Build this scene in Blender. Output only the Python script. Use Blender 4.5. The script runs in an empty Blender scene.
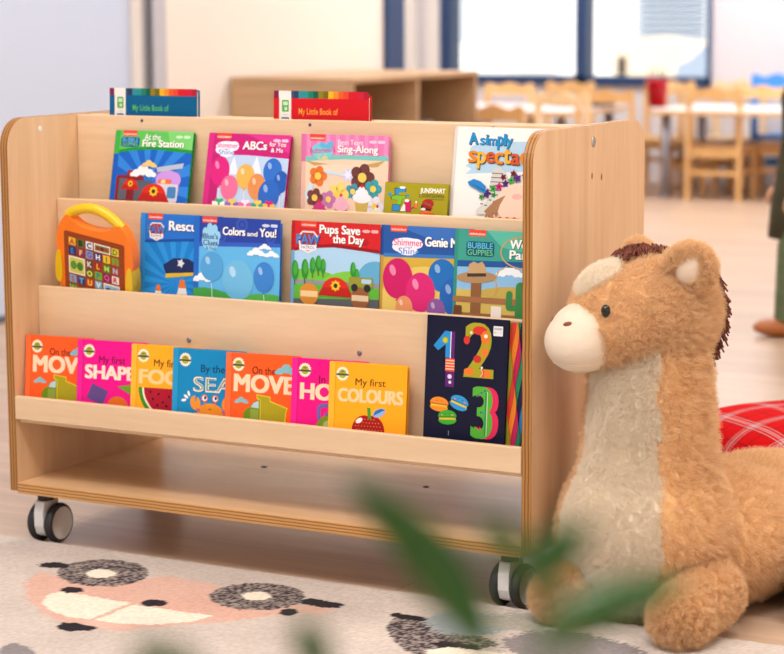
import bpy, bmesh, math, random
from mathutils import Vector, Matrix, noise
random.seed(7)
scn = bpy.context.scene
COL = scn.collection
PI = math.pi

# ------------------------------------------------------------------ camera
CX, CY, CZ, YAW, PITCH, ROLL, F = 2.56716, -3.18491, 1.0241, 0.4978, -0.14943, -0.00524, 2140.63
_fw = Vector((-math.sin(YAW)*math.cos(PITCH), math.cos(YAW)*math.cos(PITCH), math.sin(PITCH)))
_r0 = Vector((math.cos(YAW), math.sin(YAW), 0)); _u0 = _r0.cross(_fw)
_r = _r0*math.cos(ROLL) + _u0*math.sin(ROLL); _u = -_r0*math.sin(ROLL) + _u0*math.cos(ROLL)
CAM = Vector((CX, CY, CZ))
def ray(px, py): return _fw + _r*((px-392)/F) + _u*((327-py)/F)
def on_z(px, py, z=0.0):
    d = ray(px, py); return CAM + d*((z-CZ)/d.z)
def on_y(px, py, y):
    d = ray(px, py); return CAM + d*((y-CY)/d.y)
def at_depth(px, py, dep): return CAM + ray(px, py)*dep
cd = bpy.data.cameras.new('camera'); cam = bpy.data.objects.new('camera', cd); COL.objects.link(cam)
m = Matrix.Identity(4)
for i in range(3):
    m[i][0], m[i][1], m[i][2], m[i][3] = _r[i], _u[i], -_fw[i], CAM[i]
cam.matrix_world = m
cd.sensor_width = 36; cd.sensor_fit = 'HORIZONTAL'; cd.lens = 36*F/784
cd.clip_start = 0.05; cd.clip_end = 200
cd.dof.use_dof = True; cd.dof.focus_distance = 3.62; cd.dof.aperture_fstop = 4.6
scn.camera = cam
scn.view_settings.view_transform = 'Standard'; scn.view_settings.look = 'None'
scn.view_settings.gamma = 1; scn.view_settings.exposure = 0.08; scn.view_settings.use_curve_mapping = False
scn.cycles.use_denoising = True
scn.cycles.max_bounces = 8; scn.cycles.diffuse_bounces = 4; scn.cycles.transparent_max_bounces = 12
scn.cycles.caustics_reflective = False; scn.cycles.caustics_refractive = False
scn.cycles.sample_clamp_indirect = 6

# ------------------------------------------------------------------ helpers
def lin(c): return tuple(((v/255)/12.92 if v/255 <= .04045 else ((v/255+.055)/1.055)**2.4) for v in c)
def link(o, parent=None):
    COL.objects.link(o)
    if parent is not None: o.parent = parent
    return o
def tag(o, label, cat, group=None, kind=None):
    if label: o['label'] = label
    if cat: o['category'] = cat
    if group: o['group'] = group
    if kind: o['kind'] = kind
    return o
def thing(name, label, cat, loc=(0,0,0), rot=(0,0,0), group=None):
    o = bpy.data.objects.new(name, None); o.empty_display_size = .05
    link(o); o.location = loc; o.rotation_euler = rot
    return tag(o, label, cat, group)

class MB:
    """collects shapes into one mesh; per face material index and colour"""
    def __init__(s): s.v=[]; s.f=[]; s.mi=[]; s.c=[]; s.sm=[]
    def add(s, vs, fs, mi=0, c=(1,1,1), sm=False, M=None):
        o = len(s.v)
        for p in vs: s.v.append(tuple(M @ Vector(p)) if M is not None else tuple(p))
        for f in fs: s.f.append([i+o for i in f]); s.mi.append(mi); s.c.append(c); s.sm.append(sm)
        return s
    def box(s, a, b, mi=0, c=(1,1,1), M=None):
        (x0,y0,z0),(x1,y1,z1) = a,b
        vs=[(x0,y0,z0),(x1,y0,z0),(x1,y1,z0),(x0,y1,z0),(x0,y0,z1),(x1,y0,z1),(x1,y1,z1),(x0,y1,z1)]
        return s.add(vs,[(3,2,1,0),(4,5,6,7),(0,1,5,4),(1,2,6,5),(2,3,7,6),(3,0,4,7)],mi,c,False,M)
    def prism(s, poly, d0, d1, axis='y', mi=0, mi_side=None, c=(1,1,1), M=None, sm=False):
        """poly in the plane perpendicular to axis; extruded d0..d1"""
        def P(a,b,d): return {'y':(a,d,b),'x':(d,a,b),'z':(a,b,d)}[axis]
        n=len(poly); vs=[P(a,b,d0) for a,b in poly]+[P(a,b,d1) for a,b in poly]
        s.add(vs,[list(range(n)),list(range(2*n-1,n-1,-1))],mi,c,False,M)
        s.add(vs,[(i,(i+1)%n,n+(i+1)%n,n+i) for i in range(n)],mi if mi_side is None else mi_side,c,sm,M)
        return s
    def tube(s, pts, rad, n=10, mi=0, c=(1,1,1), M=None, caps=True, flat=1.0):
        pts=[Vector(p) for p in pts]; k=len(pts)
        if not isinstance(rad,(list,tuple)): rad=[rad]*k
        vs=[]; up=None
        for i,p in enumerate(pts):
            t=(pts[min(i+1,k-1)]-pts[max(i-1,0)]).normalized()
            if up is None:
                up = Vector((0,0,1)) if abs(t.z)<.9 else Vector((1,0,0))
            a=t.cross(up).normalized(); b=a.cross(t).normalized(); up=b
            for j in range(n):
                an=2*PI*j/n; vs.append(p+a*(rad[i]*math.cos(an))+b*(rad[i]*flat*math.sin(an)))
        fs=[(i*n+j,i*n+(j+1)%n,(i+1)*n+(j+1)%n,(i+1)*n+j) for i in range(k-1) for j in range(n)]
        s.add(vs,fs,mi,c,True,M)
        if caps: s.add(vs,[list(range(n-1,-1,-1)),list(range((k-1)*n,k*n))],mi,c,False,M)
        return s
    def lathe(s, prof, n=24, mi=0, c=(1,1,1), M=None, sm=True):
        """prof: (r,z) list, around z"""
        vs=[]; 
        for r,z in prof:
            for j in range(n): vs.append((r*math.cos(2*PI*j/n), r*math.sin(2*PI*j/n), z))
        k=len(prof)
        fs=[(i*n+j,i*n+(j+1)%n,(i+1)*n+(j+1)%n,(i+1)*n+j) for i in range(k-1) for j in range(n)]
        if prof[0][0]>1e-6: fs.append(list(range(n-1,-1,-1)))
        if prof[-1][0]>1e-6: fs.append(list(range((k-1)*n,k*n)))
        return s.add(vs,fs,mi,c,sm,M)
    def ball(s, ctr, r, nu=20, nv=12, mi=0, c=(1,1,1), M=None):
        if not isinstance(r,(list,tuple)): r=(r,r,r)
        vs=[(0,0,-1)]
        for i in range(1,nv):
            th=-PI/2+PI*i/nv
            for j in range(nu): vs.append((math.cos(th)*math.cos(2*PI*j/nu),math.cos(th)*math.sin(2*PI*j/nu),math.sin(th)))
        vs.append((0,0,1)); vs=[(ctr[0]+a*r[0],ctr[1]+b*r[1],ctr[2]+d*r[2]) for a,b,d in vs]
        L=len(vs)-1
        fs=[(0,1+(j+1)%nu,1+j) for j in range(nu)]
        for i in range(nv-2):
            for j in range(nu): fs.append((1+i*nu+j,1+i*nu+(j+1)%nu,1+(i+1)*nu+(j+1)%nu,1+(i+1)*nu+j))
        b0=1+(nv-2)*nu; fs+=[(L,b0+j,b0+(j+1)%nu) for j in range(nu)]
        return s.add(vs,fs,mi,c,True,M)
    def mesh(s, name, mats, colour=False):
        me=bpy.data.meshes.new(name); me.from_pydata(s.v,[],s.f)
        for mt in (mats if isinstance(mats,(list,tuple)) else [mats]): me.materials.append(mt)
        me.polygons.foreach_set('material_index',s.mi); me.polygons.foreach_set('use_smooth',s.sm)
        if colour:
            at=me.color_attributes.new('Col','FLOAT_COLOR','CORNER'); d=[]
            for f,c in zip(s.f,s.c): d += list((*c,1.0))*len(f)
            at.data.foreach_set('color',d)
        me.update(); return me
    def build(s, name, mats, parent=None, bevel=0, seg=2, colour=False):
        o=bpy.data.objects.new(name,s.mesh(name,mats,colour)); link(o,parent)
        if bevel:
            b=o.modifiers.new('b','BEVEL'); b.width=bevel; b.segments=seg; b.limit_method='ANGLE'; b.angle_limit=math.radians(40)
        return o

def copy_tree(o, parent=None):
    c=o.copy(); COL.objects.link(c)
    if parent is not None: c.parent=parent
    for ch in list(o.children): copy_tree(ch,c)
    return c
def rrect(x0,y0,x1,y1,r,n=6,corners=(1,1,1,1)):
    """rounded rectangle; corners = bl, br, tr, tl"""
    out=[]
    for k,(cx,cy,a0) in enumerate([(x0,y0,180),(x1,y0,270),(x1,y1,0),(x0,y1,90)]):
        if not corners[k]: out.append((cx,cy)); continue
        ox=cx+(r if cx==x0 else -r); oy=cy+(r if cy==y0 else -r)
        for i in range(n+1):
            a=math.radians(a0+90*i/n); out.append((ox+r*math.cos(a),oy+r*math.sin(a)))
    return out

# ------------------------------------------------------------------ materials
def newmat(name):
    mt=bpy.data.materials.new(name); mt.use_nodes=True; nt=mt.node_tree
    return mt,nt,nt.nodes['Principled BSDF']
def nd(nt,t,**k):
    n=nt.nodes.new(t)
    for a,v in k.items():
        if a.startswith('i_'):
            key=a[2:]; key=int(key) if key.isdigit() else key.replace('_',' ')
            n.inputs[key].default_value=v
        else: setattr(n,a,v)
    return n
def plain(name,rgb,rough=.5,spec=.5,metal=0,bump=0,bscale=200,var=0):
    mt,nt,p=newmat(name); c=lin(rgb)
    p.inputs['Base Color'].default_value=(*c,1); p.inputs['Roughness'].default_value=rough
    p.inputs['Specular IOR Level'].default_value=spec; p.inputs['Metallic'].default_value=metal
    if bump or var:
        tc=nd(nt,'ShaderNodeTexCoord'); nz=nd(nt,'ShaderNodeTexNoise',i_Scale=bscale,i_Detail=3.0)
        nt.links.new(tc.outputs['Object'],nz.inputs['Vector'])
        if bump:
            b=nd(nt,'ShaderNodeBump',i_Strength=bump,i_Distance=.002); nt.links.new(nz.outputs['Fac'],b.inputs['Height']); nt.links.new(b.outputs[0],p.inputs['Normal'])
        if var:
            r=nd(nt,'ShaderNodeValToRGB'); r.color_ramp.elements[0].color=(*[v*(1-var) for v in c],1); r.color_ramp.elements[1].color=(*[min(1,v*(1+var*.6)) for v in c],1)
            r.color_ramp.elements[0].position=.3; r.color_ramp.elements[1].position=.7
            nt.links.new(nz.outputs['Fac'],r.inputs[0]); nt.links.new(r.outputs[0],p.inputs['Base Color'])
    return mt
def wood(name,rgb,rgb2,along='x',scale=1.0,rough=.38,contrast=.5):
    """birch veneer: grain stretched along one axis plus broad figure"""
    mt,nt,p=newmat(name); tc=nd(nt,'ShaderNodeTexCoord')
    st={'x':(1.2,14,14),'y':(14,1.2,14),'z':(14,14,1.2)}[along]
    mp=nd(nt,'ShaderNodeMapping'); mp.inputs['Scale'].default_value=[v*scale for v in st]
    nt.links.new(tc.outputs['Object'],mp.inputs['Vector'])
    n1=nd(nt,'ShaderNodeTexNoise',i_Scale=1.0,i_Detail=5.0,i_Roughness=.6,i_Distortion=1.2)
    n2=nd(nt,'ShaderNodeTexNoise',i_Scale=9.0,i_Detail=3.0,i_Roughness=.7)
    nt.links.new(mp.outputs[0],n1.inputs['Vector']); nt.links.new(mp.outputs[0],n2.inputs['Vector'])
    a=nd(nt,'ShaderNodeMath',operation='MULTIPLY_ADD'); a.inputs[1].default_value=.3
    nt.links.new(n2.outputs['Fac'],a.inputs[0]); nt.links.new(n1.outputs['Fac'],a.inputs[2])
    r=nd(nt,'ShaderNodeValToRGB'); e=r.color_ramp.elements
    e[0].position=.65-contrast*.35; e[1].position=.65+contrast*.35
    e[0].color=(*lin(rgb2),1); e[1].color=(*lin(rgb),1)
    nt.links.new(a.outputs[0],r.inputs[0]); nt.links.new(r.outputs[0],p.inputs['Base Color'])
    p.inputs['Roughness'].default_value=rough; p.inputs['Specular IOR Level'].default_value=.4
    return mt
def plyedge(name,axis,light,dark,pitch):
    """plywood edge: thin light and dark layers across the board thickness"""
    mt,nt,p=newmat(name); tc=nd(nt,'ShaderNodeTexCoord'); sx=nd(nt,'ShaderNodeSeparateXYZ'); nt.links.new(tc.outputs['Object'],sx.inputs[0])
    nz=nd(nt,'ShaderNodeTexNoise',i_Scale=25.0,i_Detail=4.0); nt.links.new(tc.outputs['Object'],nz.inputs['Vector'])
    m1=nd(nt,'ShaderNodeMath',operation='MULTIPLY_ADD'); m1.inputs[1].default_value=pitch*.5; nt.links.new(nz.outputs['Fac'],m1.inputs[0]); nt.links.new(sx.outputs[axis],m1.inputs[2])
    m2=nd(nt,'ShaderNodeMath',operation='MULTIPLY'); m2.inputs[1].default_value=2*PI/pitch; nt.links.new(m1.outputs[0],m2.inputs[0])
    m3=nd(nt,'ShaderNodeMath',operation='SINE'); nt.links.new(m2.outputs[0],m3.inputs[0])
    r=nd(nt,'ShaderNodeValToRGB'); e=r.color_ramp.elements; e[0].position=.0; e[1].position=.6; e[0].color=(*lin(dark),1); e[1].color=(*lin(light),1)
    m4=nd(nt,'ShaderNodeMath',operation='MULTIPLY_ADD'); m4.inputs[1].default_value=.5; m4.inputs[2].default_value=.5; nt.links.new(m3.outputs[0],m4.inputs[0])
    nt.links.new(m4.outputs[0],r.inputs[0]); nt.links.new(r.outputs[0],p.inputs['Base Color']); p.inputs['Roughness'].default_value=.5
    return mt

BIRCH_X = wood('birch board',(234,204,168),(214,178,138),'x',.8,.4,.8)
BIRCH_Z = wood('birch side panel',(233,200,162),(212,170,126),'z',.8,.38,.8)
BIRCH_SHELF = wood('birch shelf',(238,196,150),(218,172,124),'x',.8,.24,.7)
EDGE_X = plyedge('plywood edge of side panel',0,(176,122,58),(112,66,22),.0062)
EDGE_Z = plyedge('plywood edge of shelf',2,(206,152,88),(140,92,42),.0058)
ink_mt,_nt,_p = newmat('printed card')
_a=nd(_nt,'ShaderNodeVertexColor',layer_name='Col'); _nt.links.new(_a.outputs[0],_p.inputs['Base Color'])
_p.inputs['Roughness'].default_value=.42; _p.inputs['Specular IOR Level'].default_value=.22
INK = ink_mt
PAPER = plain('paper pages',(238,230,214),.8)
BLACK_RUBBER = plain('black rubber',(34,34,36),.55)
WHITE_PLASTIC = plain('grey white plastic',(214,212,208),.4)
STEEL = plain('brushed steel',(190,188,184),.3,.5,1)
SCREW = plain('screw metal',(150,155,165),.35,.5,.9)
DARKHOLE = plain('dark peg hole',(52,40,32),.7)
WORLD=1.3; SUN=4; OVERHEAD_LIGHTS=[(1.6,-1.6,43),(.2,-1.2,34),(2.4,.8,32),(-.4,2.2,33),(-.6,5.0,54),(-.8,7.2,74),(-3.4,6.6,44)]; SIDE=18
# ------------------------------------------------------------------ room
XW, YWIN = -1.878, 8.5
def floor_mat():
    mt,nt,p=newmat('pale laminate floor'); tc=nd(nt,'ShaderNodeTexCoord')
    mp=nd(nt,'ShaderNodeMapping'); nt.links.new(tc.outputs['Object'],mp.inputs['Vector'])
    br=nd(nt,'ShaderNodeTexBrick',i_Scale=1.0,i_Mortar_Size=.0012,i_Brick_Width=1.3,i_Row_Height=.19,offset=.37)
    br.inputs['Color1'].default_value=(*lin((206,178,152)),1); br.inputs['Color2'].default_value=(*lin((194,164,140)),1); br.inputs['Mortar'].default_value=(*lin((160,132,110)),1)
    nt.links.new(mp.outputs[0],br.inputs['Vector'])
    mp2=nd(nt,'ShaderNodeMapping'); mp2.inputs['Scale'].default_value=(1.5,18,1); nt.links.new(tc.outputs['Object'],mp2.inputs['Vector'])
    nz=nd(nt,'ShaderNodeTexNoise',i_Scale=1.0,i_Detail=6.0,i_Roughness=.65); nt.links.new(mp2.outputs[0],nz.inputs['Vector'])
    r=nd(nt,'ShaderNodeValToRGB'); r.color_ramp.elements[0].color=(.78,.74,.72,1); r.color_ramp.elements[1].color=(1.05,1.03,1.02,1); r.color_ramp.elements[0].position=.3; r.color_ramp.elements[1].position=.7
    nt.links.new(nz.outputs['Fac'],r.inputs[0])
    mx=nd(nt,'ShaderNodeMix',data_type='RGBA',blend_type='MULTIPLY'); mx.inputs[0].default_value=1
    nt.links.new(br.outputs['Color'],mx.inputs[6]); nt.links.new(r.outputs[0],mx.inputs[7]); nt.links.new(mx.outputs[2],p.inputs['Base Color'])
    p.inputs['Roughness'].default_value=.36; p.inputs['Specular IOR Level'].default_value=.45
    return mt
FLOOR=floor_mat()
W_COOL=plain('cool white board wall',(206,220,244),.5)
W_WARM=plain('warm cream paint',(242,232,222),.8,.3)
W_LILAC=plain('soft lilac grey paint',(216,210,214),.8,.3)
DKBLUE=plain('dark blue window frame paint',(28,60,104),.4)
GREYFR=plain('grey aluminium jamb',(150,148,152),.4)
DKJAMB=plain('dark slate jamb',(64,72,88),.4)
LIGHTJ=plain('off white jamb',(226,220,216),.6)
SKIRT=plain('slate skirting',(88,98,112),.6)
def structure(o): o['kind']='structure'; return o
structure(MB().box((XW-.2,-5.2,-.05),(3.2,YWIN+.2,0)).build('floor',FLOOR))
structure(MB().box((XW-3.4,4.93,-.05),(XW-.2,YWIN+.2,0)).build('floor_alcove',FLOOR))
# left wall: a cool white sliding board, a jamb, then cream plaster up to a dark blue door post
structure(MB().box((XW-.12,-5.2,0),(XW,3.067,2.8)).build('wall_left',W_COOL))
structure(MB().box((XW,-5.2,0),(XW+.012,3.067,.022)).build('baseboard_left',SKIRT,bevel=.002))
tr=MB(); tr.box((XW-.12,3.067,0),(XW+.014,3.125,2.8),0)
tr.box((XW-.12,3.125,0),(XW+.004,3.170,2.8),1); tr.box((XW-.12,3.170,0),(XW-.006,3.205,2.8),2); tr.box((XW-.12,3.205,0),(XW+.010,3.284,2.8),3)
structure(tr.build('trim_1',[LIGHTJ,GREYFR,DKJAMB,plain('pale grey jamb',(196,196,204),.5)],bevel=.002))
structure(MB().box((XW-.12,3.284,0),(XW,4.93,2.8)).build('wall_left_plaster',W_WARM))
structure(MB().box((XW,3.284,0),(XW+.012,4.93,.07)).build('baseboard_left_plaster',W_WARM,bevel=.002))
dp=MB(); dp.box((XW-.12,4.93,0),(XW+.02,5.09,2.8),0)
structure(dp.build('trim_2',DKBLUE,bevel=.004))
structure(MB().box((XW-3.4,4.93,0),(XW-.12,5.05,2.8)).build('wall_alcove',W_WARM))
structure(MB().box((XW-3.52,4.93,0),(XW-3.4,YWIN+.2,2.8)).build('wall_alcove_end',W_WARM))
# window wall at the far end
wx0,wx1,wz0,wz1=-3.36,-1.70,.585,2.35
ww=MB(); ww.box((XW-3.4,YWIN,0),(3.2,YWIN+.18,wz0-.03)); ww.box((XW-3.4,YWIN,wz1),(3.2,YWIN+.18,2.8))
ww.box((wx0-.34,YWIN,wz0-.03),(wx0-.07,YWIN+.18,wz1)); ww.box((XW-3.4,YWIN,wz0-.03),(-5.15,YWIN+.18,wz1)); ww.box((wx1,YWIN,wz0-.03),(3.2,YWIN+.18,wz1))
structure(ww.build('wall_back',W_LILAC))
structure(MB().box((XW-3.4,YWIN-.012,0),(3.2,YWIN,.08)).build('baseboard_back',W_LILAC,bevel=.002))
pv=MB(); pv.box((wx0-.32,YWIN-.06,0),(wx0-.22,YWIN,2.8)); pv.box((wx0-.16,YWIN-.03,0),(wx0-.07,YWIN,2.8))
structure(pv.build('trim_3',LIGHTJ,bevel=.004))
wf=MB(); d0,d1=YWIN-.03,YWIN+.10
wf.box((wx0-.07,d0,wz0-.03),(wx0+.01,d1,wz1)); wf.box((-2.535,d0,wz0-.03),(-2.465,d1,wz1)); wf.box((wx1-.02,d0,wz0-.03),(wx1+.0,d1,wz1))
wf.box((wx0-.07,d0,wz0-.035),(wx1,d1,wz0+.02)); wf.box((wx0-.07,d0,wz1-.05),(wx1,d1,wz1))
win=structure(wf.build('window_1',DKBLUE,bevel=.004))
wf=MB(); a0,a1=-5.15,wx0-.34
wf.box((a0,d0,wz0-.035),(a1,d1,wz0+.02)); wf.box((a0,d0,wz1-.05),(a1,d1,wz1)); wf.box((a0,d0,wz0-.03),(a0+.05,d1,wz1)); wf.box((a1-.05,d0,wz0-.03),(a1,d1,wz1)); wf.box((-4.46,d0,wz0-.03),(-4.40,d1,wz1))
win_added=structure(wf.build('window_added',DKBLUE,bevel=.004))  # extra window, hidden from view, added to brighten the shelf's reflection
def glass_mat():
    mt,nt,p=newmat('window glass'); out=nt.nodes['Material Output']
    t=nd(nt,'ShaderNodeBsdfTransparent'); t.inputs[0].default_value=(.97,.98,.98,1); g=nd(nt,'ShaderNodeBsdfGlossy'); g.inputs['Roughness'].default_value=.02
    fr=nd(nt,'ShaderNodeFresnel',i_IOR=1.45); mx=nd(nt,'ShaderNodeMixShader')
    nt.links.new(fr.outputs[0],mx.inputs[0]); nt.links.new(t.outputs[0],mx.inputs[1]); nt.links.new(g.outputs[0],mx.inputs[2]); nt.links.new(mx.outputs[0],out.inputs['Surface']); nt.nodes.remove(p)
    return mt
GLASS=glass_mat()
for x0,x1 in ((wx0+.01,-2.535),(-2.465,wx1-.02)):
    structure(MB().box((x0,YWIN+.04,wz0+.02),(x1,YWIN+.046,wz1-.05)).build('pane',GLASS,win))
structure(MB().box((XW-3.6,-5.2,2.8),(3.3,YWIN+.2,2.9)).build('ceiling',plain('white ceiling',(244,242,238),.9)))
structure(MB().box((3.2,-5.2,0),(3.3,YWIN+.2,2.8)).build('wall_right',W_WARM))
for x0,x1 in ((-5.10,-4.46),(-4.40,wx0-.39)):
    structure(MB().box((x0,YWIN+.04,wz0+.02),(x1,YWIN+.046,wz1-.05)).build('pane',GLASS,win_added))
structure(MB().box((XW-.12,-5.3,0),(3.3,-5.2,1.05)).build('wall_front_added',W_LILAC))  # unseen low wall, added to keep low light from under the trolley
# outside the window: pale paving, the neighbouring house with a louvred front, a garden shed, a parked car, low planting
structure(MB().box((-30,YWIN+.2,-.25),(12,60,-.2)).build('ground_outside',plain('bright paving',(250,246,240),.9)))
HOX=on_y(640,20,24).x-1.2; SHX=on_y(612,60,18.4).x; CARX=on_y(676,70,16.6).x
hs=thing('neighbour_house','pale house with louvred upper front beyond the right window pane','house',(HOX,24,-.2))
MB().box((0,0,0),(9,5,5.5)).build('wall',plain('house render',(248,246,244),.9),hs)
lv=MB()
for k in range(24): lv.box((1.2,-.08,.66+.085*k),(2.15,-.02,.705+.085*k))
lv.build('louvre_screen',plain('grey louvre metal',(150,164,184),.6),hs)
sh=thing('garden_shed','sandy garden shed with a dark doorway outside the window','shed',(SHX,18.4,-.2))
MB().prism([(0,0),(.86,0),(.78,.80),(.34,.86),(.0,.70)],0,.9,'y').build('wall',plain('sandy boards',(236,216,190),.9),sh)
MB().box((.07,-.02,.46),(.17,.0,.66)).build('doorway',plain('shed dark opening',(60,48,40),.8),sh)
cr=thing('car','small dark blue grey car parked outside beside the sandy shed','car',(CARX,16.6,-.2),(0,0,.1))
MB().prism([(0,.2),(2.6,.2),(2.6,.62),(2.0,.72),(1.6,1.12),(.6,1.12),(.15,.7),(0,.62)],0,1.3,'y').build('car_body',plain('car paint',(150,164,184),.3),cr,bevel=.06,seg=3)
for wx in (.5,2.05):
    for wy in (0.02,1.28):
        mm=Matrix.Translation((wx,wy,.26))@Matrix.Rotation(PI/2,4,'X')
        MB().lathe([(.0,-.08),(.2,-.08),(.26,-.05),(.26,.05),(.2,.08),(0,.08)],20,M=mm).build('wheel',BLACK_RUBBER,cr)
cb=MB().prism([(.3,.72),(1.78,.72),(1.5,1.05),(.66,1.05)],-.01,1.31,'y').build('car_window',plain('tinted car glass',(60,72,92),.15),cr)
random.seed(3)
gb=MB()
for k in range(46):
    x=random.uniform(-6.6,-4.6); gb.ball((x,12.4+random.uniform(-.3,.3),-.1+random.random()*.25),(random.uniform(.1,.25),.2,random.uniform(.12,.26)),10,7)
hb=gb.build('hedge',plain('dusty pink green shrub',(214,196,196),.9,var=.3,bscale=9)); tag(hb,'low pale shrub border outside below the left window pane','hedge',kind='stuff')

# ------------------------------------------------------------------ book display unit
W,T,ZB,ZT,DP=1.1,.018,.105,.8167,.489
unit=thing('book_display_trolley','birch plywood book display trolley on castors, tiered with picture books','book display',(0,0,0))
def side(x):
    poly=rrect(0,ZB,DP,ZT,.055,8,(0,0,1,1))
    b=MB().prism(poly,x,x+T,'x',0,1)
    return b.build('side_panel',[BIRCH_Z,EDGE_X],unit,bevel=.0015,seg=1)
side(0); side(W-T)
a,b=T+.0005,W-T-.0005
def board(name,y0,y1,z0,z1,mt=BIRCH_X,bev=.0015): return MB().box((a,y0,z0),(b,y1,z1)).build(name,mt,unit,bevel=bev,seg=1)
sh=MB().box((a,-.003,.1016),(b,DP+.003,.1225)); sh.mi[2]=1; sh.mi[4]=1
sh.build('bottom_shelf',[BIRCH_SHELF,EDGE_Z],unit,bevel=.001,seg=1)
tiers=[(-.003,.009,.246,.291),(.0785,.0905,.250,.4935),(.1453,.1573,.437,.657),(.217,.229,.597,.815)]
for k,(y0,y1,z0,z1) in enumerate(tiers):
    nm='book_ledge' if k==0 else 'display_board'
    board(nm,y0,y1,z0,z1); board(nm,DP-y1,DP-y0,z0,z1)
for (y0,y1,z) in ((-.003,.0905,.25),(.0905,.1573,.437),(.1573,.229,.597)):
    board('slot_floor',y0+.013 if y0<0 else y0+.0005,y1-.0125,z-.012,z); board('slot_floor',DP-y1+.0125,DP-(y0+.013 if y0<0 else y0+.0005),z-.012,z)
board('slot_floor',.2295,.2595,.588,.6)
def screw(P,nrm,r=.0045,mt=SCREW,name='screw'):
    q=Vector(nrm).to_track_quat('Z','Y').to_matrix().to_4x4(); M=Matrix.Translation(P)@q
    MB().lathe([(0,.0),(r,.0),(r,.0008),(r*.7,.0016),(r*.25,.0010),(0,.0010)],14,M=M).build(name,mt,unit)
for px,py,y in ((142,120.6,.217),(310,124.7,.217),(493.5,128,.217),(189,340,.0785),(359.5,353,.0785)):
    screw(on_y(px,py,y)-Vector((0,.0002,0)),(0,-1,0),.0048 if y<.1 else .003,SCREW if y<.1 else plain('dark blue screw',(60,66,90),.4))
for px,py in ((264,467),(426,487)): screw(on_z(px,py,.1225),(0,0,1),.006,DARKHOLE,'peg_hole')
def on_x(px,py,x): d=ray(px,py); return CAM+d*((x-CX)/d.x)
screw(on_x(40,129,T),(1,0,0),.0055,plain('white screw cap',(240,238,232),.4),'screw_cap')
screw(on_x(593.5,142,W),(1,0,0),.009,STEEL,'screw_cap')
for px,py in ((592,176),(601.5,177)):      # two small knots in the veneer
    P=on_x(px,py,W); MB().prism([(P.y+.0028*math.cos(t*.7),P.z+.006*math.sin(t*.7)) for t in range(9)],W,W+.0003,'x').build('veneer_knot',plain('knot brown',(120,78,44),.6),unit)

def castor(x,y,rz):
    c=bpy.data.objects.new('castor',None); link(c,unit); c.location=(x,y,0); c.rotation_euler=(0,0,rz)
    MB().lathe([(0,.094),(.014,.094),(.0155,.092),(.0155,.0845),(0,.0845)],20,M=Matrix.Translation((-.012,0,0))).box((-.026,-.026,.098),(.026,.026,.1014)).lathe([(0,.0985),(.006,.0985),(.006,.09),(0,.09)],10).build('swivel_plate',BLACK_RUBBER,c)
    fp=MB(); fp.prism([(-.030,.084),(.013,.084),(.014,.05),(.008,.02),(-.016,.013),(-.030,.020),(-.036,.036),(-.036,.062)],-.0105,.0105,'y')
    fp.build('fork',WHITE_PLASTIC,c,bevel=.003,seg=2)
    for s in (-1,1):
        M=Matrix.Translation((0,s*.0205,.039))@Matrix.Rotation(-s*PI/2,4,'X')
        w=MB().lathe([(0,-.0088),(.033,-.0088),(.0375,-.006),(.039,0),(.0375,.0055),(.034,.0088),(.0315,.0088),(.031,.007),(0,.0095)],36,M=M)
        # hub disc faces are lighter
        n=36
        for k,f in enumerate(w.f):
            if 6*n<=k<8*n: w.mi[k]=1
        w.build('wheel',[BLACK_RUBBER,WHITE_PLASTIC],c)
    MB().tube([(0,-.028,.039),(0,.028,.039)],.004,10).build('axle',STEEL,c)
castor(.054,.05,math.radians(90)); castor(1.044,.05,math.radians(86)); castor(.054,DP-.06,math.radians(60)); castor(1.04,DP-.06,math.radians(75))
# ------------------------------------------------------------------ printed covers
_glyph={}
def glyphs(s,bold):
    """flat letter outlines: normalised vertices, faces and bounding box"""
    k=(s,bold)
    if k not in _glyph:
        cu=bpy.data.curves.new('t','FONT'); cu.body=s; cu.size=1; cu.resolution_u=4; cu.offset=bold; cu.space_character=1+bold*1.6
        ob=bpy.data.objects.new('t',cu); COL.objects.link(ob)
        dg=bpy.context.evaluated_depsgraph_get(); me=bpy.data.meshes.new_from_object(ob.evaluated_get(dg))
        vs=[(v.co.x,v.co.y) for v in me.vertices]; fs=[list(p.vertices) for p in me.polygons]
        bpy.data.objects.remove(ob); bpy.data.meshes.remove(me); bpy.data.curves.remove(cu)
        xs=[v[0] for v in vs]; ys=[v[1] for v in vs]
        _glyph[k]=(vs,fs,min(xs),max(xs),min(ys),max(ys))
    return _glyph[k]
def clip(poly,x0,y0,x1,y1):
    for ax,lim,sg in ((0,x0,1),(0,x1,-1),(1,y0,1),(1,y1,-1)):
        out=[]
        for i in range(len(poly)):
            p,q=poly[i-1],poly[i]; pi=(p[ax]-lim)*sg>=0; qi=(q[ax]-lim)*sg>=0
            if pi!=qi:
                t=(lim-p[ax])/(q[ax]-p[ax]); out.append((p[0]+t*(q[0]-p[0]),p[1]+t*(q[1]-p[1])))
            if qi: out.append(q)
        poly=out
        if not poly: break
    return poly
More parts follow.
